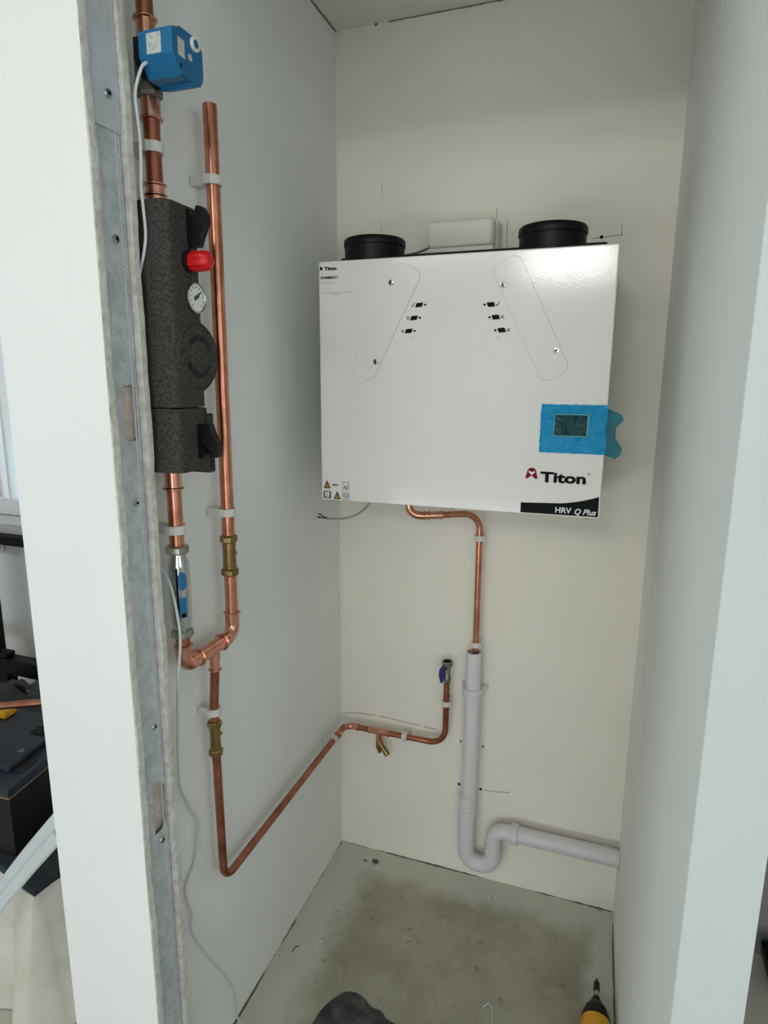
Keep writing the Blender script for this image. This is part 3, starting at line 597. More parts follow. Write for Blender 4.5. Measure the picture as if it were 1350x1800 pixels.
link('position_window', lathe(NB(), [(0.0040, 0), (0.0036, 0.0008), (0, 0.001)], (0.1115, -0.7080, 1.6800), (1, 0, 0), 16), M_paper, act)
link('case_screw', lathe(NB(), [(0.0022, 0), (0.0020, 0.0006), (0, 0.0006)], (0.1115, -0.7270, 1.6640), (1, 0, 0), 12), M_blacksat, act)
cp = thing('copper_pipe', 'copper pipe joining the motorised valve to the pump station', 'pipe', (XL, YL, 1.53))
link('pipe_tube', tube(NB(), [(XL, YL, 1.515), (XL, YL, 1.650)], R22), M_copper_d, cp)
bm = NB(); tube(bm, [(XL, YL, 1.6495), (XL, YL, 1.626)], R22*1.16, n=24); bead(bm, (XL, YL, 1.625), (0, 0, 1), R22*1.14); link('coupling', bm, M_copper_f, cp)
bm = NB(); tube(bm, [(XL, YL, 1.515), (XL, YL, 1.543)], R22*1.13, n=24); bead(bm, (XL, YL, 1.545), (0, 0, 1), R22*1.12); bead(bm, (XL, YL, 1.532), (0, 0, 1), R22*1.1); link('coupling', bm, M_copper_f, cp)
pipe_clip((XL, YL, 1.5900), R22, WL, 'white pipe clip on the left riser above the pump station')

# pump station in charcoal foam insulation
ps = thing('pump_station', 'charcoal foam-insulated pump station on the left riser', 'pump', (0.04, YL, 1.15))
YN, XF = -0.738, 0.0845
def shell(yr, z0, z1, n=8):
    bm = NB(); sec = [(0.003, YN)]
    for k in range(n+1):
        a = -PI/2+PI/2*k/n; sec.append((XF-0.012+0.012*math.cos(a), YN+0.012+0.012*math.sin(a)))
    for k in range(n+1):
        a = PI/2*k/n; sec.append((XF-0.016+0.016*math.cos(a), yr-0.016+0.016*math.sin(a)))
    sec.append((0.003, yr)); prism(bm, sec, 2, z0, z1, 0.0015); return bm
bm = shell(-0.6640, 1.2505, 1.5145); ush = link('upper_shell', bm, M_epp, ps, 30)
bm = NB(); n = 40      # round bulge over the pump head, with its flanks
lathe(bm, [(0.052, -0.060), (0.050, -0.004), (0.047, 0.0), (0.0445, 0.0025), (0.0435, 0.0008), (0.0430, 0.0008), (0.0415, 0.0028), (0, 0.0028)], (XF-0.0005, -0.6845, 1.3200), (1, 0, 0), 56)
link('pump_bulge', bm, M_epp, ps, 30)
def arc_slot(a0, a1, r0, r1, x0, x1, c):
    bm = NB(); pts = []; k = 14
    for i in range(k+1): a = math.radians(a0+(a1-a0)*i/k); pts.append((c[0]+r1*math.cos(a), c[1]+r1*math.sin(a)))
    for i in range(k+1): a = math.radians(a1+(a0-a1)*i/k); pts.append((c[0]+r0*math.cos(a), c[1]+r0*math.sin(a)))
    return prism(bm, pts, 0, x0, x1)
for a0, a1 in ((15, 140), (200, 335)):
    link('grip_recess', arc_slot(a0, a1, 0.0225, 0.0300, XF+0.0015, XF+0.0027, (-0.6845, 1.3200)), M_blacksat, ps, 0)
link('pump_cap', lathe(NB(), [(0.0215, 0), (0.0205, 0.0025), (0.014, 0.0032), (0.0135, 0.0022), (0, 0.0024)], (XF+0.002, -0.6845, 1.3200), (1, 0, 0), 32), M_epp, ps, 30)
link('lower_shell', shell(-0.6600, 1.1610, 1.2490), M_epp, ps, 30)
link('lower_flap', bx(NB(), (0.003, -0.672, 1.1540), (XF+0.001, -0.6560, 1.2405), 0.002), M_epp, ps, 30)
link('seam_slot', bx(NB(), (XF+0.0002, -0.6760, 1.228), (XF+0.0009, -0.6748, 1.2440)), M_blacksat, ps, 0); link('drain_notch', bx(NB(), (XF+0.0006, -0.6700, 1.1600), (XF+0.0013, -0.6600, 1.1730), 0.0005), M_blacksat, ps, 0)
# gauge
g = link('gauge', lathe(NB(), [(0.0205, 0), (0.0205, 0.0035), (0.0190, 0.0045), (0.0182, 0.0030), (0, 0.0030)], (XF, -0.6855, 1.3985), (1, 0, 0), 44), M_nickel, ps); g['label'] = 'round white dial gauge'
link('dial_face', lathe(NB(), [(0.0182, 0), (0, 0.0002)], (XF+0.0031, -0.6855, 1.3985), (1, 0, 0), 40), M_gauge, g, 0)
bm = NB()
for k in range(11):
    a = math.radians(225-27*k); c, s = math.cos(a), math.sin(a); q = 0.0004
    prism(bm, [(-0.6855+c*0.0130-s*q, 1.3985+s*0.0130+c*q), (-0.6855+c*0.0158-s*q, 1.3985+s*0.0158+c*q), (-0.6855+c*0.0158+s*q, 1.3985+s*0.0158-c*q), (-0.6855+c*0.0130+s*q, 1.3985+s*0.0130-c*q)], 0, XF+0.0030, XF+0.0036)
link('dial_ticks', bm, M_black, g, 0)['kind'] = 'stuff'
link('needle', prism(NB(), [(-0.6905, 1.3945), (-0.6830, 1.3985), (-0.6755, 1.4080), (-0.6870, 1.4020), (-0.6925, 1.3995)], 0, XF+0.0036, XF+0.0042), M_green, g, 0)
# red knob on a black collar
link('knob_collar', lathe(NB(), [(0.0150, 0), (0.0155, 0.004), (0.0125, 0.006)], (XF-0.0005, -0.6950, 1.4440), (1, 0, 0), 32), M_blacksat, ps)
bm = NB(); prof = [(0.0118, 0.0), (0.0130, 0.006), (0.0130, 0.020), (0.0118, 0.027), (0.0085, 0.031), (0, 0.0325)]
lathe(bm, prof, (XF+0.004, -0.6950, 1.4440), (1, 0, 0), 36)
for i, v in enumerate(bm.verts):
    dy, dz = v.co.y+0.695, v.co.z-1.444; rr = math.hypot(dy, dz)
    if rr > 0.01: a = math.atan2(dz, dy); k = 1+0.05*math.cos(12*a); v.co.y = -0.695+dy*k; v.co.z = 1.444+dz*k
link('pressure_knob', bm, M_red, ps)['label'] = 'red ribbed knob'
# black valve levers, forked outline, standing off the shell
lv1 = [(0.0790, 1.5110), (0.0885, 1.5110), (0.0915, 1.5020), (0.0925, 1.4935), (0.0950, 1.4960), (0.0985, 1.5110), (0.1010, 1.5142), (0.1085, 1.5120), (0.1150, 1.5020), (0.1150, 1.4920), (0.1048, 1.4764), (0.1022, 1.4640), (0.1000, 1.4626), (0.0860, 1.4626), (0.0825, 1.4660), (0.0790, 1.4850)]
lv2 = [(0.0835, 1.2265), (0.1050, 1.2272), (0.1075, 1.2138), (0.1175, 1.1985), (0.1170, 1.1830), (0.1140, 1.1798), (0.1040, 1.1798), (0.1010, 1.1840), (0.0990, 1.1950), (0.0970, 1.1965), (0.0960, 1.1850), (0.0905, 1.1780), (0.0850, 1.1775), (0.0800, 1.2020)]
link('valve_lever', prism(NB(), lv1, 1, -0.6960, -0.6840, 0.0012), M_blackpl, ps, 30)['label'] = 'upper black lever'
link('valve_lever', prism(NB(), lv2, 1, -0.6960, -0.6840, 0.0012), M_blackpl, ps, 30)['label'] = 'lower black lever'

# below the pump
cp = thing('copper_pipe', 'copper pipe between the pump station and the flow meter', 'pipe', (XL, YL, 1.045))
link('pipe_tube', tube(NB(), [(XL, YL, 1.045), (XL, YL, 1.163)], R22), M_copper, cp)
bm = NB(); tube(bm, [(XL, YL, 1.133), (XL, YL, 1.160)], R22*1.15, n=24); bead(bm, (XL, YL, 1.131), (0, 0, 1), R22*1.15); link('coupling', bm, M_copper_f, cp)
pipe_clip((XL, YL, 1.0690), R22, WL, 'white pipe clip between the pump station and the flow meter')
fm = thing('flow_meter', 'chrome cylinder with two blue labels below the pump station', 'filter', (XL, YL, 0.91))
link('meter_body', lathe(NB(), [(0.0125, 0), (0.0125, 0.010), (0.0150, 0.015), (0.0160, 0.024), (0.0160, 0.105), (0.0150, 0.114), (0.0115, 0.124), (0.0115, 0.132)], (XL, YL, 0.904), (0, 0, 1), 32), M_chrome, fm, 30)
for z0, lab in ((1.031, 'upper nut'), (0.9045, 'lower nut')):
    o = link('union_nut', lathe(NB(), [(0.0125, 0), (0.0158, 0.0012), (0.0172, 0.0028), (0.0172, 0.0112), (0.0158, 0.013), (0.0115, 0.014)], (XL, YL, z0 if z0 > 1 else 0.8975), (0, 0, 1), 8), M_nickel, fm, 20)
def curved_label(name, z0, z1, a0, a1, oval, m, par, r=0.01625):
    bm = NB(); n = 14; rows = []
    for i in range(n+1):
        t = i/n; z = z0+(z1-z0)*t; k = math.sqrt(max(0.0, 1-(2*t-1)**2)) if oval else 1.0; k = max(k, 0.05); am = (a0+a1)/2; rows.append([bm.verts.new((XL+r*math.cos(am+(a-am)*k), YL+r*math.sin(am+(a-am)*k), z)) for a in [a0+(a1-a0)*q/8 for q in range(9)]])
    for A, B in zip(rows, rows[1:]):
        for q in range(8): bm.faces.new((A[q], A[q+1], B[q+1], B[q]))
    return link(name, bm, m, par)
am = math.radians(-38)
curved_label('oval_label', 0.977, 1.006, am-0.45, am+0.45, True, M_labelblue, fm)
o = curved_label('strip_label', 0.934, 0.966, am-0.34, am+0.34, False, M_labelblue, fm)
curved_label('label_symbol', 0.9345, 0.941, am-0.2, am+0.2, False, M_black, o, 0.01640)
link('meter_slot', bx(NB(), (XL+0.0060, YL-0.0156, 0.921), (XL+0.0086, YL-0.0138, 1.012), 0.0004), M_black, fm, 0)  # black strip painted as a dark reflection in the chrome
# manifold: elbow, horizontal tee, elbow
ZT = 0.848
mf = thing('pipe_manifold', 'copper tee with two elbows joining the two risers above one branch', 'pipe', (XL, -0.62, ZT))
link('pipe_tube', tube(NB(), [(XL, YL, 0.905), (XL, YL, 0.872)], R22), M_copper_d, mf)
fit('elbow', [(XL, YL, 0.884), (XL, YL, ZT), (XL, -0.656, ZT)], R22, 0.020, mf)
fit('elbow', [(XL, YR, 0.890), (XL, YR, ZT), (XL, -0.592, ZT)], R22, 0.022, mf, (1, 0))
bm = NB(); tube(bm, [(XL, -0.658, ZT), (XL, -0.590, ZT)], R22*1.12, n=24); bead(bm, (XL, -0.590, ZT), (0, 1, 0), R22*1.12); tube(bm, [(XL, -0.6125, ZT), (XL, -0.6125, 0.826)], R15*1.3, n=20); tube(bm, [(XL, -0.6125, 0.828), (XL, -0.6125, 0.808)], R15*1.15, n=20); bead(bm, (XL, -0.6125, 0.808), (0, 0, 1), R15*1.15)
link('tee', bm, M_copper_f, mf)
# right riser
cp = thing('copper_pipe', 'tall open-topped copper pipe rising beside the pump station', 'pipe', (XL, YR, 1.03))
bm = NB(); tube(bm, [(XL, YR, 1.028), (XL, YR, 1.6935)], R22, n=28, cap=False); tube(bm, [(XL, YR, 1.60), (XL, YR, 1.6935)], R22*0.9, n=28, cap=False); lathe(bm, [(R22*0.9, 0), (R22, 0)], (XL, YR, 1.6935), (0, 0, 1), 28, cap=False)
link('pipe_tube', bm, M_copper, cp)
pipe_clip((XL, YR, 1.5878), R22, WL, 'white pipe clip near the open top of the tall copper pipe')
pipe_clip((XL, YR, 1.0695), R22, WL, 'white pipe clip on the tall copper pipe just above the brass valve')
def brass_valve(x, y, z0, z1, r, label):
    v = thing('isolating_valve', label, 'valve', (x, y, z0)); L = z1-z0; bm = NB()
    lathe(bm, [(r, 0.010), (r*1.08, 0.014), (r*1.02, L*0.5), (r*1.08, L-0.014), (r, L-0.010)], (x, y, z0), (0, 0, 1), 28); link('valve_body', bm, M_brass, v)
    for a in (0, L-0.014): link('compression_nut', lathe(NB(), [(r*1.02, 0), (r*1.32, 0.0015), (r*1.42, 0.003), (r*1.42, 0.011), (r*1.3, 0.0125), (r*1.02, 0.014)], (x, y, z0+a), (0, 0, 1), 8), M_brass, v, 20)
    s = link('screw_boss', lathe(NB(), [(r*0.40, 0), (r*0.40, 0.008), (r*0.33, 0.0095), (0, 0.0095)], (x, y+r*0.9, z0+L*0.5), (0, 1, 0), 16), M_brass, v)
    return v
brass_valve(XL, YR, 0.957, 1.030, 0.0108, 'larger brass valve with a side screw on the right riser')
cp = thing('copper_pipe', 'copper pipe between the larger brass valve and the elbow below', 'pipe', (XL, YR, 0.89))
link('pipe_tube', tube(NB(), [(XL, YR, 0.885), (XL, YR, 0.962)], R22), M_copper, cp)
# branch down from the tee, bent along the wall to the corner
XB = 0.028
cp = thing('copper_pipe', 'narrow copper pipe dropping from the tee to the smaller brass valve', 'pipe', (XB, -0.6125, 0.70))
link('pipe_tube', tube(NB(), [(XL, -0.6125, 0.812), (XB+0.002, -0.6125, 0.75), (XB, -0.6125, 0.700)], R15*1.03, 0.05), M_copper_d, cp)
pipe_clip((XB+0.0005, -0.6120, 0.7290), R15, WL, 'white pipe clip on the narrow pipe above the smaller brass valve')
brass_valve(XB, -0.6120, 0.645, 0.7120, 0.0088, 'smaller brass valve with a side screw below the tee')
cp = thing('copper_pipe', 'long copper pipe bent along the left wall towards the corner', 'pipe', (XB, -0.6, 0.38))
ZB = 0.387
link('pipe_tube', tube(NB(), [(XB, -0.6115, 0.650), (XB, -0.6075, ZB), (XB, -0.045, ZB+0.002)], R15, 0.032, bend=12), M_copper_d, cp)
pipe_clip((XB, -0.112, ZB+0.001), R15, WL, 'white pipe clip on the left wall nearest the corner', axis=1)
cp = thing('copper_pipe', 'copper pipe bent round the corner and up the back wall, with a tee', 'pipe', (0.16, -0.032, ZB))
YW = -0.032
fit('elbow', [(XB, -0.085, ZB), (XB, YW, ZB), (0.062, YW, ZB)], R15, 0.022, cp)
link('pipe_tube', tube(NB(), [(0.055, YW, ZB), (0.301, YW, ZB), (0.301, YW, 0.566)], R15, 0.042, bend=12), M_copper_d, cp)
bm = NB(); tube(bm, [(0.096, YW, ZB), (0.153, YW, ZB)], R15*1.15, n=20); bead(bm, (0.096, YW, ZB), (1, 0, 0), R15*1.12); bead(bm, (0.150, YW, ZB), (1, 0, 0), R15*1.12)
tube(bm, [(0.1235, YW, ZB), (0.1235, YW, 0.362)], R15*1.15, n=20); bead(bm, (0.1235, YW, 0.364), (0, 0, 1), R15*1.1); link('tee', bm, M_copper_f, cp)
dv = thing('drain_valve', 'small brass Y-shaped drain valve hanging below the tee', 'valve', (0.1235, YW, 0.33))
link('valve_body', lathe(NB(), [(0.0075, 0.0), (0.0095, 0.004), (0.0100, 0.018), (0.0080, 0.024), (0.0075, 0.026)], (0.1240, YW, 0.336), (0, 0, 1), 20), M_brass, dv)
link('drain_outlet', lathe(NB(), [(0.0035, 0.0), (0.0050, 0.0), (0.0050, 0.010), (0.0040, 0.012)], (0.1240, YW, 0.327), (0, 0, 1), 16), M_brass, dv)
link('hose_tail', lathe(NB(), [(0.0068, 0), (0.0075, 0.010), (0.0070, 0.020), (0.0078, 0.024), (0.0074, 0.036), (0, 0.036)], (0.1260, YW-0.002, 0.354), (0.66, -0.12, -0.75), 20), M_brass, dv)
pipe_clip((0.1937, YW, ZB), R15, WB, 'white pipe clip on the horizontal pipe at the back wall', axis=0)
pipe_clip((0.301, YW, 0.5010), R15, WB, 'white pipe clip on the upright below the blue-handled valve')
bv = thing('isolating_valve', 'small plated valve with dark blue lever and open top', 'valve', (0.301, YW, 0.56))
link('valve_body', lathe(NB(), [(0.0080, 0), (0.0100, 0.003), (0.0105, 0.012), (0.0085, 0.018), (0.0085, 0.032), (0.0095, 0.044)], (0.301, YW, 0.558), (0, 0, 1), 24), M_nickel, bv)
bm = NB(); lathe(bm, [(0.0080, 0), (0.0130, 0.003), (0.0140, 0.006), (0.0140, 0.013), (0.0130, 0.014), (0.0105, 0.014), (0.0100, 0.004), (0, 0.004)], (0.301, YW, 0.600), (0, 0, 1), 28, cap=False); link('open_nut', bm, M_nickel, bv)
link('nut_washer', lathe(NB(), [(0.0102, 0), (0, 0.0002)], (0.301, YW, 0.6085), (0, 0, 1), 20), M_black, bv, 0)
link('lever', prism(NB(), [(0.2915, 0.606), (0.2965, 0.604), (0.2980, 0.590), (0.2975, 0.574), (0.2940, 0.562), (0.2885, 0.565), (0.2870, 0.582), (0.2850, 0.588), (0.2862, 0.598)], 1, YW-0.0215, YW-0.013, 0.0015), M_navy, bv, 30)
link('lever_stem', lathe(NB(), [(0.004, 0), (0.004, 0.014), (0, 0.014)], (0.298, YW, 0.586), (-0.2, -1, 0), 14), M_nickel, bv)

# ---------------------------------------------------------------- condensate pipe and white waste
cd = thing('condensate_pipe', 'copper pipe bent from below the ventilation unit down into the white waste', 'pipe', (0.369, -0.03, 0.64))
YC = -0.030
link('pipe_tube', tube(NB(), [(0.275, -0.085, 0.9905), (0.3695, YC-0.004, 0.9925), (0.3705, YC-0.003, 0.62)], R15, 0.040, bend=12), M_copper, cd)
fit('elbow', [(0.2185, -0.105, 1.0515), (0.2185, -0.105, 0.9905), (0.252, -0.094, 0.9895)], R15*1.1, 0.024, cd, (0, 1))
bm = NB(); tube(bm, [(0.250, -0.095, 0.9895), (0.292, -0.078, 0.9910)], R15*1.22, n=20); bead(bm, (0.262, -0.090, 0.9900), (1, 0.4, 0), R15*1.28); bead(bm, (0.290, -0.079, 0.9910), (1, 0.4, 0), R15*1.16); link('coupling', bm, M_copper_f, cd)
pipe_clip((0.3696, YC-0.003, 0.9330), R15, WB, 'white pipe clip on the condensate pipe just below the ventilation unit')
pipe_clip((0.3704, YC-0.003, 0.6690), R15, WB, 'white pipe clip just above the open white waste pipe')
XW, YWp, RW = 0.3670, -0.036, 0.0188
wp = thing('waste_pipe', 'upright white plastic waste pipe with an open top', 'pipe', (XW, YWp, 0.21))
bm = NB(); prof = [(RW, 0.0), (RW, 0.446), (RW-0.003, 0.446), (RW-0.003, 0.0), (RW, 0.0)]; lathe(bm, prof, (XW, YWp, 0.205), (0, 0, 1), 40, cap=False)
link('pipe_tube', bm, M_pvc, wp)
def pipe_bracket(z, label, seen=True):
    b = thing('pipe_bracket', label, 'pipe bracket', (XW, 0, z)); bm = NB()
    lathe(bm, [(RW+0.0003, -0.008), (RW+0.0040, -0.008), (RW+0.0045, 0.0), (RW+0.0040, 0.008), (RW+0.0003, 0.008), (RW+0.0003, -0.008)], (XW, YWp, z), (0, 0, 1), 36, cap=False); link('bracket_ring', bm, M_pvc, b)
    for s in (-1, 1):
        bm = NB(); prism(bm, [(XW+s*(RW-0.003), -0.020), (XW+s*(RW+0.004), -0.020), (XW+s*(RW+0.014), -0.003), (XW+s*(RW+0.014), 0.0), (XW+s*(RW-0.006), 0.0)], 2, z-0.007, z+0.007); link('bracket_lug', bm, M_pvc, b, 0)
        link('screw', lathe(NB(), [(0.0042, 0), (0.0038, 0.0018), (0.0018, 0.002), (0, 0.0010)], (XW+s*(RW+0.0095), -0.0035, z), (0, -1, 0), 14), M_castgrey, b)
pipe_bracket(0.5480, 'white screwed bracket holding the upper waste pipe')
for (x, z) in ((0.3346, 0.3844), (0.3921, 0.3821), (0.3338, 0.2615), (0.3908, 0.2602)):
    link('wall_plug', lathe(NB(), [(0.0036, 0), (0.0034, 0.001), (0, 0.001)], (x, 0.0, z), (0, -1, 0), 12), M_pencil if z > 0.3 else M_black, wb, 0)
tr = thing('waste_trap', 'white plastic U-bend trap at the foot of the waste pipe', 'pipe', (0.40, YWp, 0.05))
RT = 0.0212
bm = NB(); tube(bm, [(0.3645, YWp, 0.262), (0.3640, YWp, 0.213), (0.3650, YWp, 0.072), (0.4345, YWp, 0.072), (0.4345, YWp, 0.133)], RT, 0.0335, 32, bend=14); link('u_bend', bm, M_pvc, tr)
lathe_b = lathe(NB(), [(RT, 0), (RT+0.0022, 0.001), (RT+0.0022, 0.012), (RW+0.0004, 0.013), (RW+0.0004, 0.0)], (0.3660, YWp, 0.2120), (0, 0, 1), 36, cap=False); link('socket_rim', lathe_b, M_pvc, tr)
bm = NB(); tube(bm, [(0.4345, YWp, 0.112), (0.4345, YWp, 0.1800), (0.4800, YWp, 0.1800)], RT*0.92, 0.026, 32, bend=12); link('swivel_bend', bm, M_pvc, tr)
link('bend_collar', lathe(NB(), [(RT*0.9, 0), (RT*1.06, 0.001), (RT*1.06, 0.013), (RT*0.9, 0.014)], (0.4345, YWp, 0.114), (0, 0, 1), 32), M_pvc, tr)
link('compression_nut', lathe(NB(), [(RT*0.9, 0), (RT+0.0040, 0.001), (RT+0.0050, 0.004), (RT+0.0050, 0.017), (RT+0.003, 0.019), (RT*0.9, 0.019)], (0.4760, YWp, 0.1805), (1, 0, 0), 12), M_pvc, tr, 20)
hw = thing('waste_pipe', 'horizontal white waste pipe running into the right wall', 'pipe', (0.6, YWp, 0.18))
link('pipe_tube', tube(NB(), [(0.4800, YWp, 0.1805), (0.7420, YWp, 0.1805)], 0.0205, n=36), M_pvc, hw)
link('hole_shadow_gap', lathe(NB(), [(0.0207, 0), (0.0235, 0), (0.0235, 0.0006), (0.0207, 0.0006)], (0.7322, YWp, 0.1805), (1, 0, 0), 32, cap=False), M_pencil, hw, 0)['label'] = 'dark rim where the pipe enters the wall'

# ---------------------------------------------------------------- signal cable
sc = thing('signal_cable', 'thin pale cable from the blue actuator trailing down the left wall to the floor', 'cable', (0.02, -0.56, 0.0))
up = [(0.0700, -0.7370, 1.6690), (0.0690, -0.7415, 1.6650), (0.0633, -0.741, 1.6614), (0.0549, -0.7415, 1.6437), (0.0521, -0.7415, 1.6314), (0.0530, -0.7410, 1.6122), (0.0550, -0.7410, 1.5861), (0.0540, -0.7410, 1.5535), (0.0520, -0.7410, 1.5272), (0.0535, -0.7412, 1.5001), (0.0545, -0.7412, 1.4727), (0.0507, -0.7412, 1.4522), (0.0435, -0.7412, 1.4316), (0.030, -0.7425, 1.39), (0.012, -0.7425, 1.30), (0.006, -0.742, 1.10), (0.010, -0.728, 1.03)]
lo = [(0.0200, -0.7130, 1.0114), (0.0360, -0.7130, 0.9850), (0.0560, -0.7250, 0.9300), (0.0560, -0.7270, 0.8900), (0.0480, -0.7255, 0.8400), (0.0200, -0.6974, 0.7619), (0.0120, -0.6935, 0.6434), (0.0100, -0.6750, 0.5905), (0.0100, -0.6510, 0.5409), (0.0100, -0.6500, 0.5177), (0.0060, -0.6590, 0.4630), (0.0060, -0.6880, 0.4306), (0.0100, -0.6810, 0.3742), (0.0100, -0.6840, 0.3421), (0.0200, -0.6574, 0.2685), (0.0250, -0.6150, 0.1823), (0.0200, -0.5851, 0.1169), (0.0200, -0.5712, 0.0262), (0.0450, -0.560, 0.0040), (0.12, -0.56, 0.003), (0.2, -0.62, 0.003)]
link('cable_sheath', tube(NB(), smooth_path(up+lo, 5), 0.0021, n=10), M_wire, sc)

# ---------------------------------------------------------------- on the floor
def blob(name, m, pts, h, label, cat):
    rnd = random.Random(12); bm = NB(); cx = sum(p[0] for p in pts)/len(pts); cy = sum(p[1] for p in pts)/len(pts)
    P = smooth_path([(a, b, 0) for a, b in pts+pts[:1]], 5)[:-1]; rings = []
    for t in (1.0, 0.97, 0.9, 0.75, 0.55, 0.35, 0.18):
        rings.append([bm.verts.new((cx+(p.x-cx)*t, cy+(p.y-cy)*t, 0.0004 if t == 1.0 else h*(0.5+0.5*(1-t))+rnd.uniform(-0.0012, 0.0012))) for p in P])
    n = len(P)
    for A, B in zip(rings, rings[1:]):
        for i in range(n): bm.faces.new((A[i], A[(i+1) % n], B[(i+1) % n], B[i]))
    bm.faces.new(rings[-1]); return tag(link(name, bm, m), label, cat)
blob('mortar_patch', M_mortar, [(0.150, -0.520), (0.155, -0.478), (0.170, -0.442), (0.190, -0.4195), (0.214, -0.4150), (0.236, -0.4225), (0.252, -0.4330), (0.275, -0.4350), (0.293, -0.4470), (0.318, -0.4520), (0.36, -0.462), (0.395, -0.50), (0.37, -0.57), (0.28, -0.60), (0.19, -0.585)], 0.006, 'dark grey irregular damp patch of mortar on the concrete floor', 'mortar patch')
# small debris
def chip(x, y, s, m, label, cat='debris', seed=1):
    rnd = random.Random(seed); bm = NB(); bmesh.ops.create_icosphere(bm, subdivisions=1, radius=s)
    for v in bm.verts: v.co = Vector((v.co.x*rnd.uniform(0.7, 1.6)+x, v.co.y*rnd.uniform(0.6, 1.1)+y, max(0.0002, v.co.z*0.45+s*0.3)))
    return tag(link('plaster_chip', bm, m, None, 0), label, cat)
chip(0.092, -0.050, 0.0045, mat('grey_chip', srgb(120, 116, 108), 0.9), 'small grey chip on the floor near the back left corner', seed=2)
chip(0.118, -0.046, 0.009, mat('brown_chip', srgb(92, 78, 66), 0.9), 'brown crumb of plaster on the floor near the back left corner', seed=3)
chip(0.130, -0.064, 0.003, M_white, 'tiny white crumb on the floor near the back left corner', seed=4)
chip(0.085, -0.325, 0.0028, M_white, 'tiny white crumb on the floor near the left wall', seed=5)
tag(link('wire_offcut', tube(NB(), smooth_path([(0.474, -0.355, 0.002), (0.484, -0.345, 0.004), (0.493, -0.358, 0.003), (0.497, -0.378, 0.002), (0.492, -0.395, 0.002)]), 0.0011, n=8), M_wire), 'curled scrap of pale wire on the floor left of the impact driver', 'wire scrap')
tag(link('wire_offcut', tube(NB(), smooth_path([(0.042, -0.352, 0.0015), (0.036, -0.362, 0.003), (0.036, -0.372, 0.0015)]), 0.0008, n=8), M_black), 'tiny curved black scrap on the floor beside the left wall', 'wire scrap')
# impact driver lying on the floor, nose to the back
dr = thing('impact_driver', 'yellow and black impact driver lying on the floor by the right wall', 'power tool', (0.697, -0.40, 0.0))
DX, DZ = 0.6965, 0.032
def dl(name, prof, m, n=28, par=None, sm=35): return link(name, lathe(NB(), prof, (DX, 0, DZ), (0, 1, 0), n), m, par or dr, sm)
dl('driver_bit', [(0.0016, -0.2350), (0.0026, -0.2400), (0.0026, -0.2460), (0.0026, -0.262)], M_blacksat, 12)
dl('bit_holder', [(0.0042, -0.2430), (0.0060, -0.2450), (0.0064, -0.2640), (0.0050, -0.2660)], mat('maroon_black_plastic', srgb(28, 12, 14), 0.5), 20)
dl('bit_shank', [(0.0052, -0.2630), (0.0052, -0.2830)], M_nickel, 6, sm=10)
dl('chuck_collar', [(0.0060, -0.2790), (0.0066, -0.2800), (0.0070, -0.2870), (0.0105, -0.2890), (0.0125, -0.2980), (0.0125, -0.300)], M_blacksat)
dl('nose_cone', [(0.0130, -0.2960), (0.0175, -0.3030), (0.0220, -0.3140), (0.0262, -0.3300), (0.0270, -0.334)], mat('dark_grey_plastic', srgb(70, 70, 68), 0.5, var=0.1))
dl('nose_bumper', [(0.0150, -0.3000), (0.0215, -0.3080), (0.0282, -0.3300), (0.0290, -0.3380), (0.020, -0.3385)], M_blacksat)
dl('motor_housing', [(0.0262, -0.3290), (0.0296, -0.3400), (0.0300, -0.420), (0.0280, -0.455), (0.0200, -0.466)], M_yellow)
bm = NB(); tube(bm, [(DX-0.01, -0.425, DZ), (DX-0.075, -0.530, DZ-0.002)], 0.0165, n=20); link('grip', bm, M_blacksat, dr)
link('battery', bx(NB(), (DX-0.130, -0.580, 0.001), (DX-0.030, -0.530, 0.060), 0.006), M_blacksat, dr); link('trigger', bx(NB(), (DX-0.052, -0.452, DZ-0.008), (DX-0.034, -0.436, DZ+0.008), 0.003), M_blackpl, dr)
# black object in the niche at the right edge
bm = NB(); prism(bm, [(1.036, 0.078), (1.042, 0.070), (1.060, 0.071), (1.085, 0.080), (1.13, 0.075), (1.15, 0.040), (1.14, 0.0), (1.085, 0.0), (1.065, 0.010), (1.048, 0.028), (1.040, 0.045)], 1, -0.14, -0.05, 0.008)
tag(link('work_boot', bm, M_blacksat, None, 35), 'black curved object by the wall at the right edge', 'boot')

# ---------------------------------------------------------------- room on the left
# black bar, trunking and bracket under the window
tag(link('black_rail', bx(NB(), (-1.9, -0.06, 0.785), (-0.6, -0.015, 0.812), 0.004), M_blacksat), 'long black rail along the wall under the window', 'rail')
bm = bx(NB(), (-2.0, -0.014, 0.742), (-0.35, 0.0, 0.786), 0.002); trk = tag(link('wall_batten', bm, mat('pale_batten', srgb(216, 212, 216), 0.6)), 'pale batten on the wall below the black rail', 'batten')
br = tag(link('rail_bracket', bx(bx(NB(), (-1.215, -0.058, 0.779), (-1.160, -0.014, 0.785), 0.001), (-1.215, -0.020, 0.752), (-1.160, -0.0142, 0.780), 0.001), M_clip), 'small white bracket holding the black rail', 'bracket')
for x in (-1.203, -1.172): link('screw', lathe(NB(), [(0.003, 0), (0.003, 0.001), (0, 0.0015)], (x, -0.0200, 0.765), (0, -1, 0), 12), M_castgrey, br)
# draped box with a dark slab, toolbox on top
bx0, by0, ztop = -0.338, -0.700, 0.315
d1 = Vector((-0.119, 0.026, 0)).normalized(); d2 = Vector((0.006, 0.052, 0)).normalized()
def quad(o, a, b, la, lb): return [o, o+a*la, o+a*la+b*lb, o+b*lb]
def obl(pts, z0, z1, bev=0.0):
    return prism(NB(), [(p.x, p.y) for p in pts], 2, z0, z1, bev)
o0 = Vector((bx0, by0, 0)); dk = (0.50, 0.28)
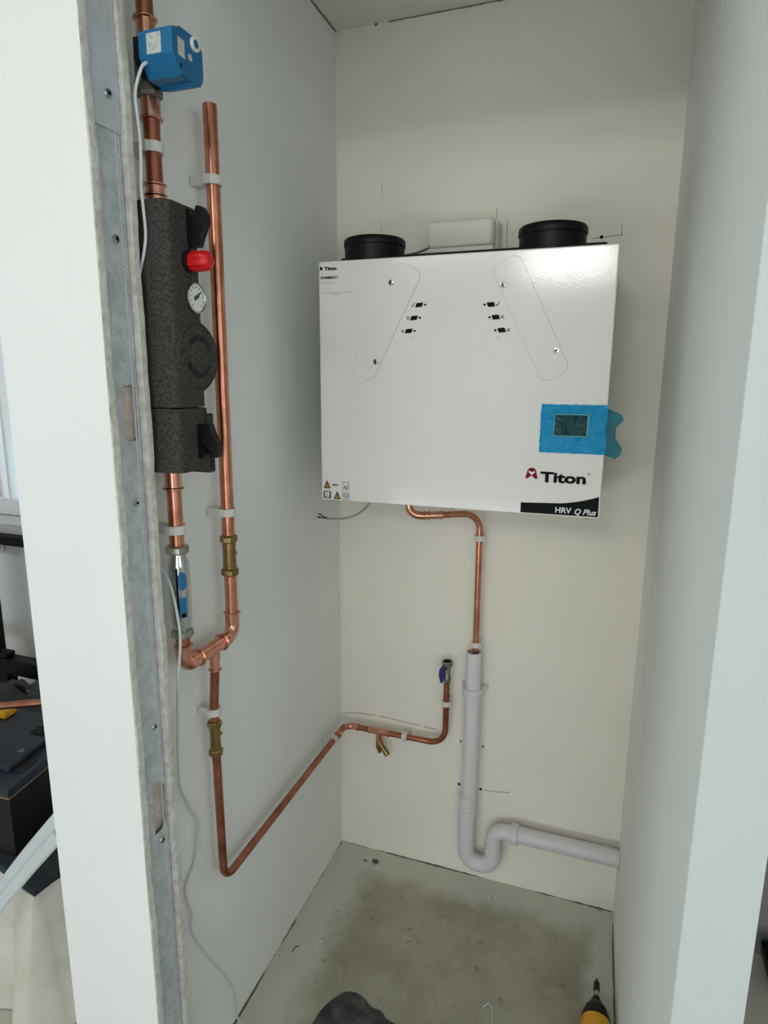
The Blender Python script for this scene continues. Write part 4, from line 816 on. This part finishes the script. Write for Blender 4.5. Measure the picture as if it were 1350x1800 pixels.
# sheet: hanging folds down from the slab edge
bm = NB(); Q = quad(o0+Vector((-0.004, 0.006, 0)), d1, d2, *dk); per = []
for i in range(4):
    a, b = Q[i], Q[(i+1) % 4]; n = 60 if i % 2 == 0 else 36
    for k in range(n): per.append((a+(b-a)*k/n, (b-a).normalized(), i, k/n))
rows = []; NZ = 16
for j in range(NZ+1):
    t = j/NZ; row = []
    for idx, (p, d, i, s) in enumerate(per):
        out = Vector((d.y, -d.x, 0)) ; c = (Q[0]+Q[2])/2
        if out.dot(p-c) < 0: out = -out
        amp = (0.004+0.012*t)*(math.sin(idx*0.42)+0.6*math.sin(idx*0.17+1))
        row.append(bm.verts.new((p.x+out.x*(amp+0.035*t), p.y+out.y*(amp+0.035*t), 0.314*(1-t)+0.002*t)))
    rows.append(row)
n = len(per)
for A, B in zip(rows, rows[1:]):
    for i in range(n): bm.faces.new((A[i], A[(i+1) % n], B[(i+1) % n], B[i]))
bm.faces.new(rows[0])
tag(link('dust_sheet', bm, M_sheet, None, 80), 'off-white dust sheet draped over a low stack behind the wall end', 'dust sheet')
tag(link('foam_slab', obl(quad(o0, d1, d2, *dk), ztop, ztop+0.018, 0.002), M_foam, None, 30), 'dark grey slab lying on the dust sheet under the toolbox', 'slab')
tb = thing('toolbox', 'black toolbox with a yellow line under its lid', 'toolbox', (-0.45, -0.6, 0.334))
t1 = Vector((-0.040, -0.001, 0)).normalized(); t2 = Vector((-0.0155, 0.1030, 0)).normalized()
tq0 = Vector((-0.438, -0.650, 0))
link('box_body', obl(quad(tq0, t1, t2, 0.26, 0.24), ztop+0.019, 0.470, 0.004), M_toolbody, tb, 30)
link('lid_trim', obl(quad(tq0-t1*0.004-t2*0.004, t1, t2, 0.268, 0.248), 0.470, 0.4735), mat('yellow_trim', srgb(168, 140, 84), 0.5), tb, 0)
link('lid', obl(quad(tq0-t1*0.008-t2*0.008, t1, t2, 0.276, 0.256), 0.4740, 0.4960, 0.004), M_tool, tb, 30)
link('lid_panel', obl(quad(tq0+t1*0.030+t2*0.035, t1, t2, 0.20, 0.185), 0.4950, 0.5100, 0.005), M_tool, tb, 30)
link('lid_recess', obl(quad(tq0+t1*0.006+t2*0.040, t1, t2, 0.020, 0.05), 0.4945, 0.4975, 0.001), M_toolbody, tb, 30)
link('latch', obl(quad(tq0+t1*0.045+t2*0.150, t1, t2, 0.035, 0.028), 0.5100, 0.5135, 0.001), M_blacksat, tb, 30)
for a, b in ((0.05, 0.09), (0.03, 0.21)): link('paint_splash', lathe(NB(), [(0.006, 0), (0.004, 0.0008), (0.0035, 0.0002)], (tq0+t1*a+t2*b)+Vector((0, 0, 0.5098)), (0, 0, 1), 14), M_lgrey, tb)
tag(link('yellow_tool', obl(quad(tq0+t1*0.178+t2*0.175, t1, t2, 0.08, 0.035), 0.5105, 0.528, 0.004), M_yellow, None, 30), 'yellow plastic piece on the toolbox lid at the left edge', 'tool')
# crumpled black bag behind the toolbox
bm = NB(); bmesh.ops.create_icosphere(bm, subdivisions=4, radius=1)
for v in bm.verts:
    c = v.co.copy(); k = 1+0.06*math.sin(c.x*17+c.z*7)+0.05*math.sin(c.y*13+2)+0.03*math.sin(c.z*21+c.x*11); v.co = Vector((-0.78+c.x*0.26*k, -0.268+c.y*0.032*k, max(0.0, 0.235+(abs(c.z)**0.5*(1 if c.z > 0 else -1))*0.235*(1+(k-1)*0.8))))
tag(link('rubbish_bag', bm, M_bag, None, 80), 'glossy crumpled black bag between the toolbox and the trestle', 'bag')
# black trestle
ts = thing('trestle', 'black metal trestle standing behind the toolbox', 'trestle', (-1.0, -0.18, 0))
link('top_beam', bx(NB(), (-1.40, -0.200, 0.440), (-0.72, -0.160, 0.488), 0.004), M_blackpl, ts)
link('clamp_block', bx(NB(), (-1.03, -0.198, 0.488), (-0.98, -0.165, 0.503), 0.003), M_blackpl, ts)
for x in (-1.005, -1.36, -0.76): link('leg', bx(NB(), (x-0.024, -0.198, 0.0), (x+0.024, -0.164, 0.440), 0.003), M_blackpl, ts)
link('upright', bx(NB(), (-1.12, -0.159, 0.25), (-1.052, -0.135, 0.85), 0.003), M_blackpl, ts)
tag(link('copper_pipe', tube(NB(), [(-0.92, -0.610, 0.527), (-0.60, -0.520, 0.574), (-0.30, -0.436, 0.6145)], 0.0085, n=20), M_copper), 'loose copper pipe laid across behind the toolbox', 'pipe')
# two pale plastic strips leaning in front of the slab
for (a, b, w, lab) in (((-0.3934, -0.774, 0.3058), (-0.165, -0.774, 0.5870), 0.024, 'upper pale plastic strip leaning across the toolbox'), ((-0.3943, -0.7835, 0.2774), (-0.160, -0.7835, 0.5610), 0.022, 'lower pale plastic strip leaning across the toolbox')):
    a = Vector(a); b = Vector(b); d = (b-a).normalized(); q = d.cross(Vector((0, 1, 0))).normalized(); bm = NB(); rows = []
    for i in range(17):
        t = i/16; p = a+(b-a)*t+q*(0.005*math.sin(PI*t)); rows.append([bm.verts.new(p+q*(w/2*sx_)+Vector((0, yy, 0))) for sx_, yy in ((-1, 0.0), (-0.7, -0.004), (0.7, -0.004), (1, 0.0), (0.7, 0.004), (-0.7, 0.004))])
    for A, B in zip(rows, rows[1:]):
        for k in range(6): bm.faces.new((A[k], A[(k+1) % 6], B[(k+1) % 6], B[k]))
    bm.faces.new(rows[0]); bm.faces.new(rows[-1][::-1]); tag(link('plastic_strip', bm, M_wire, None, 35), lab, 'plastic strip')
settle()
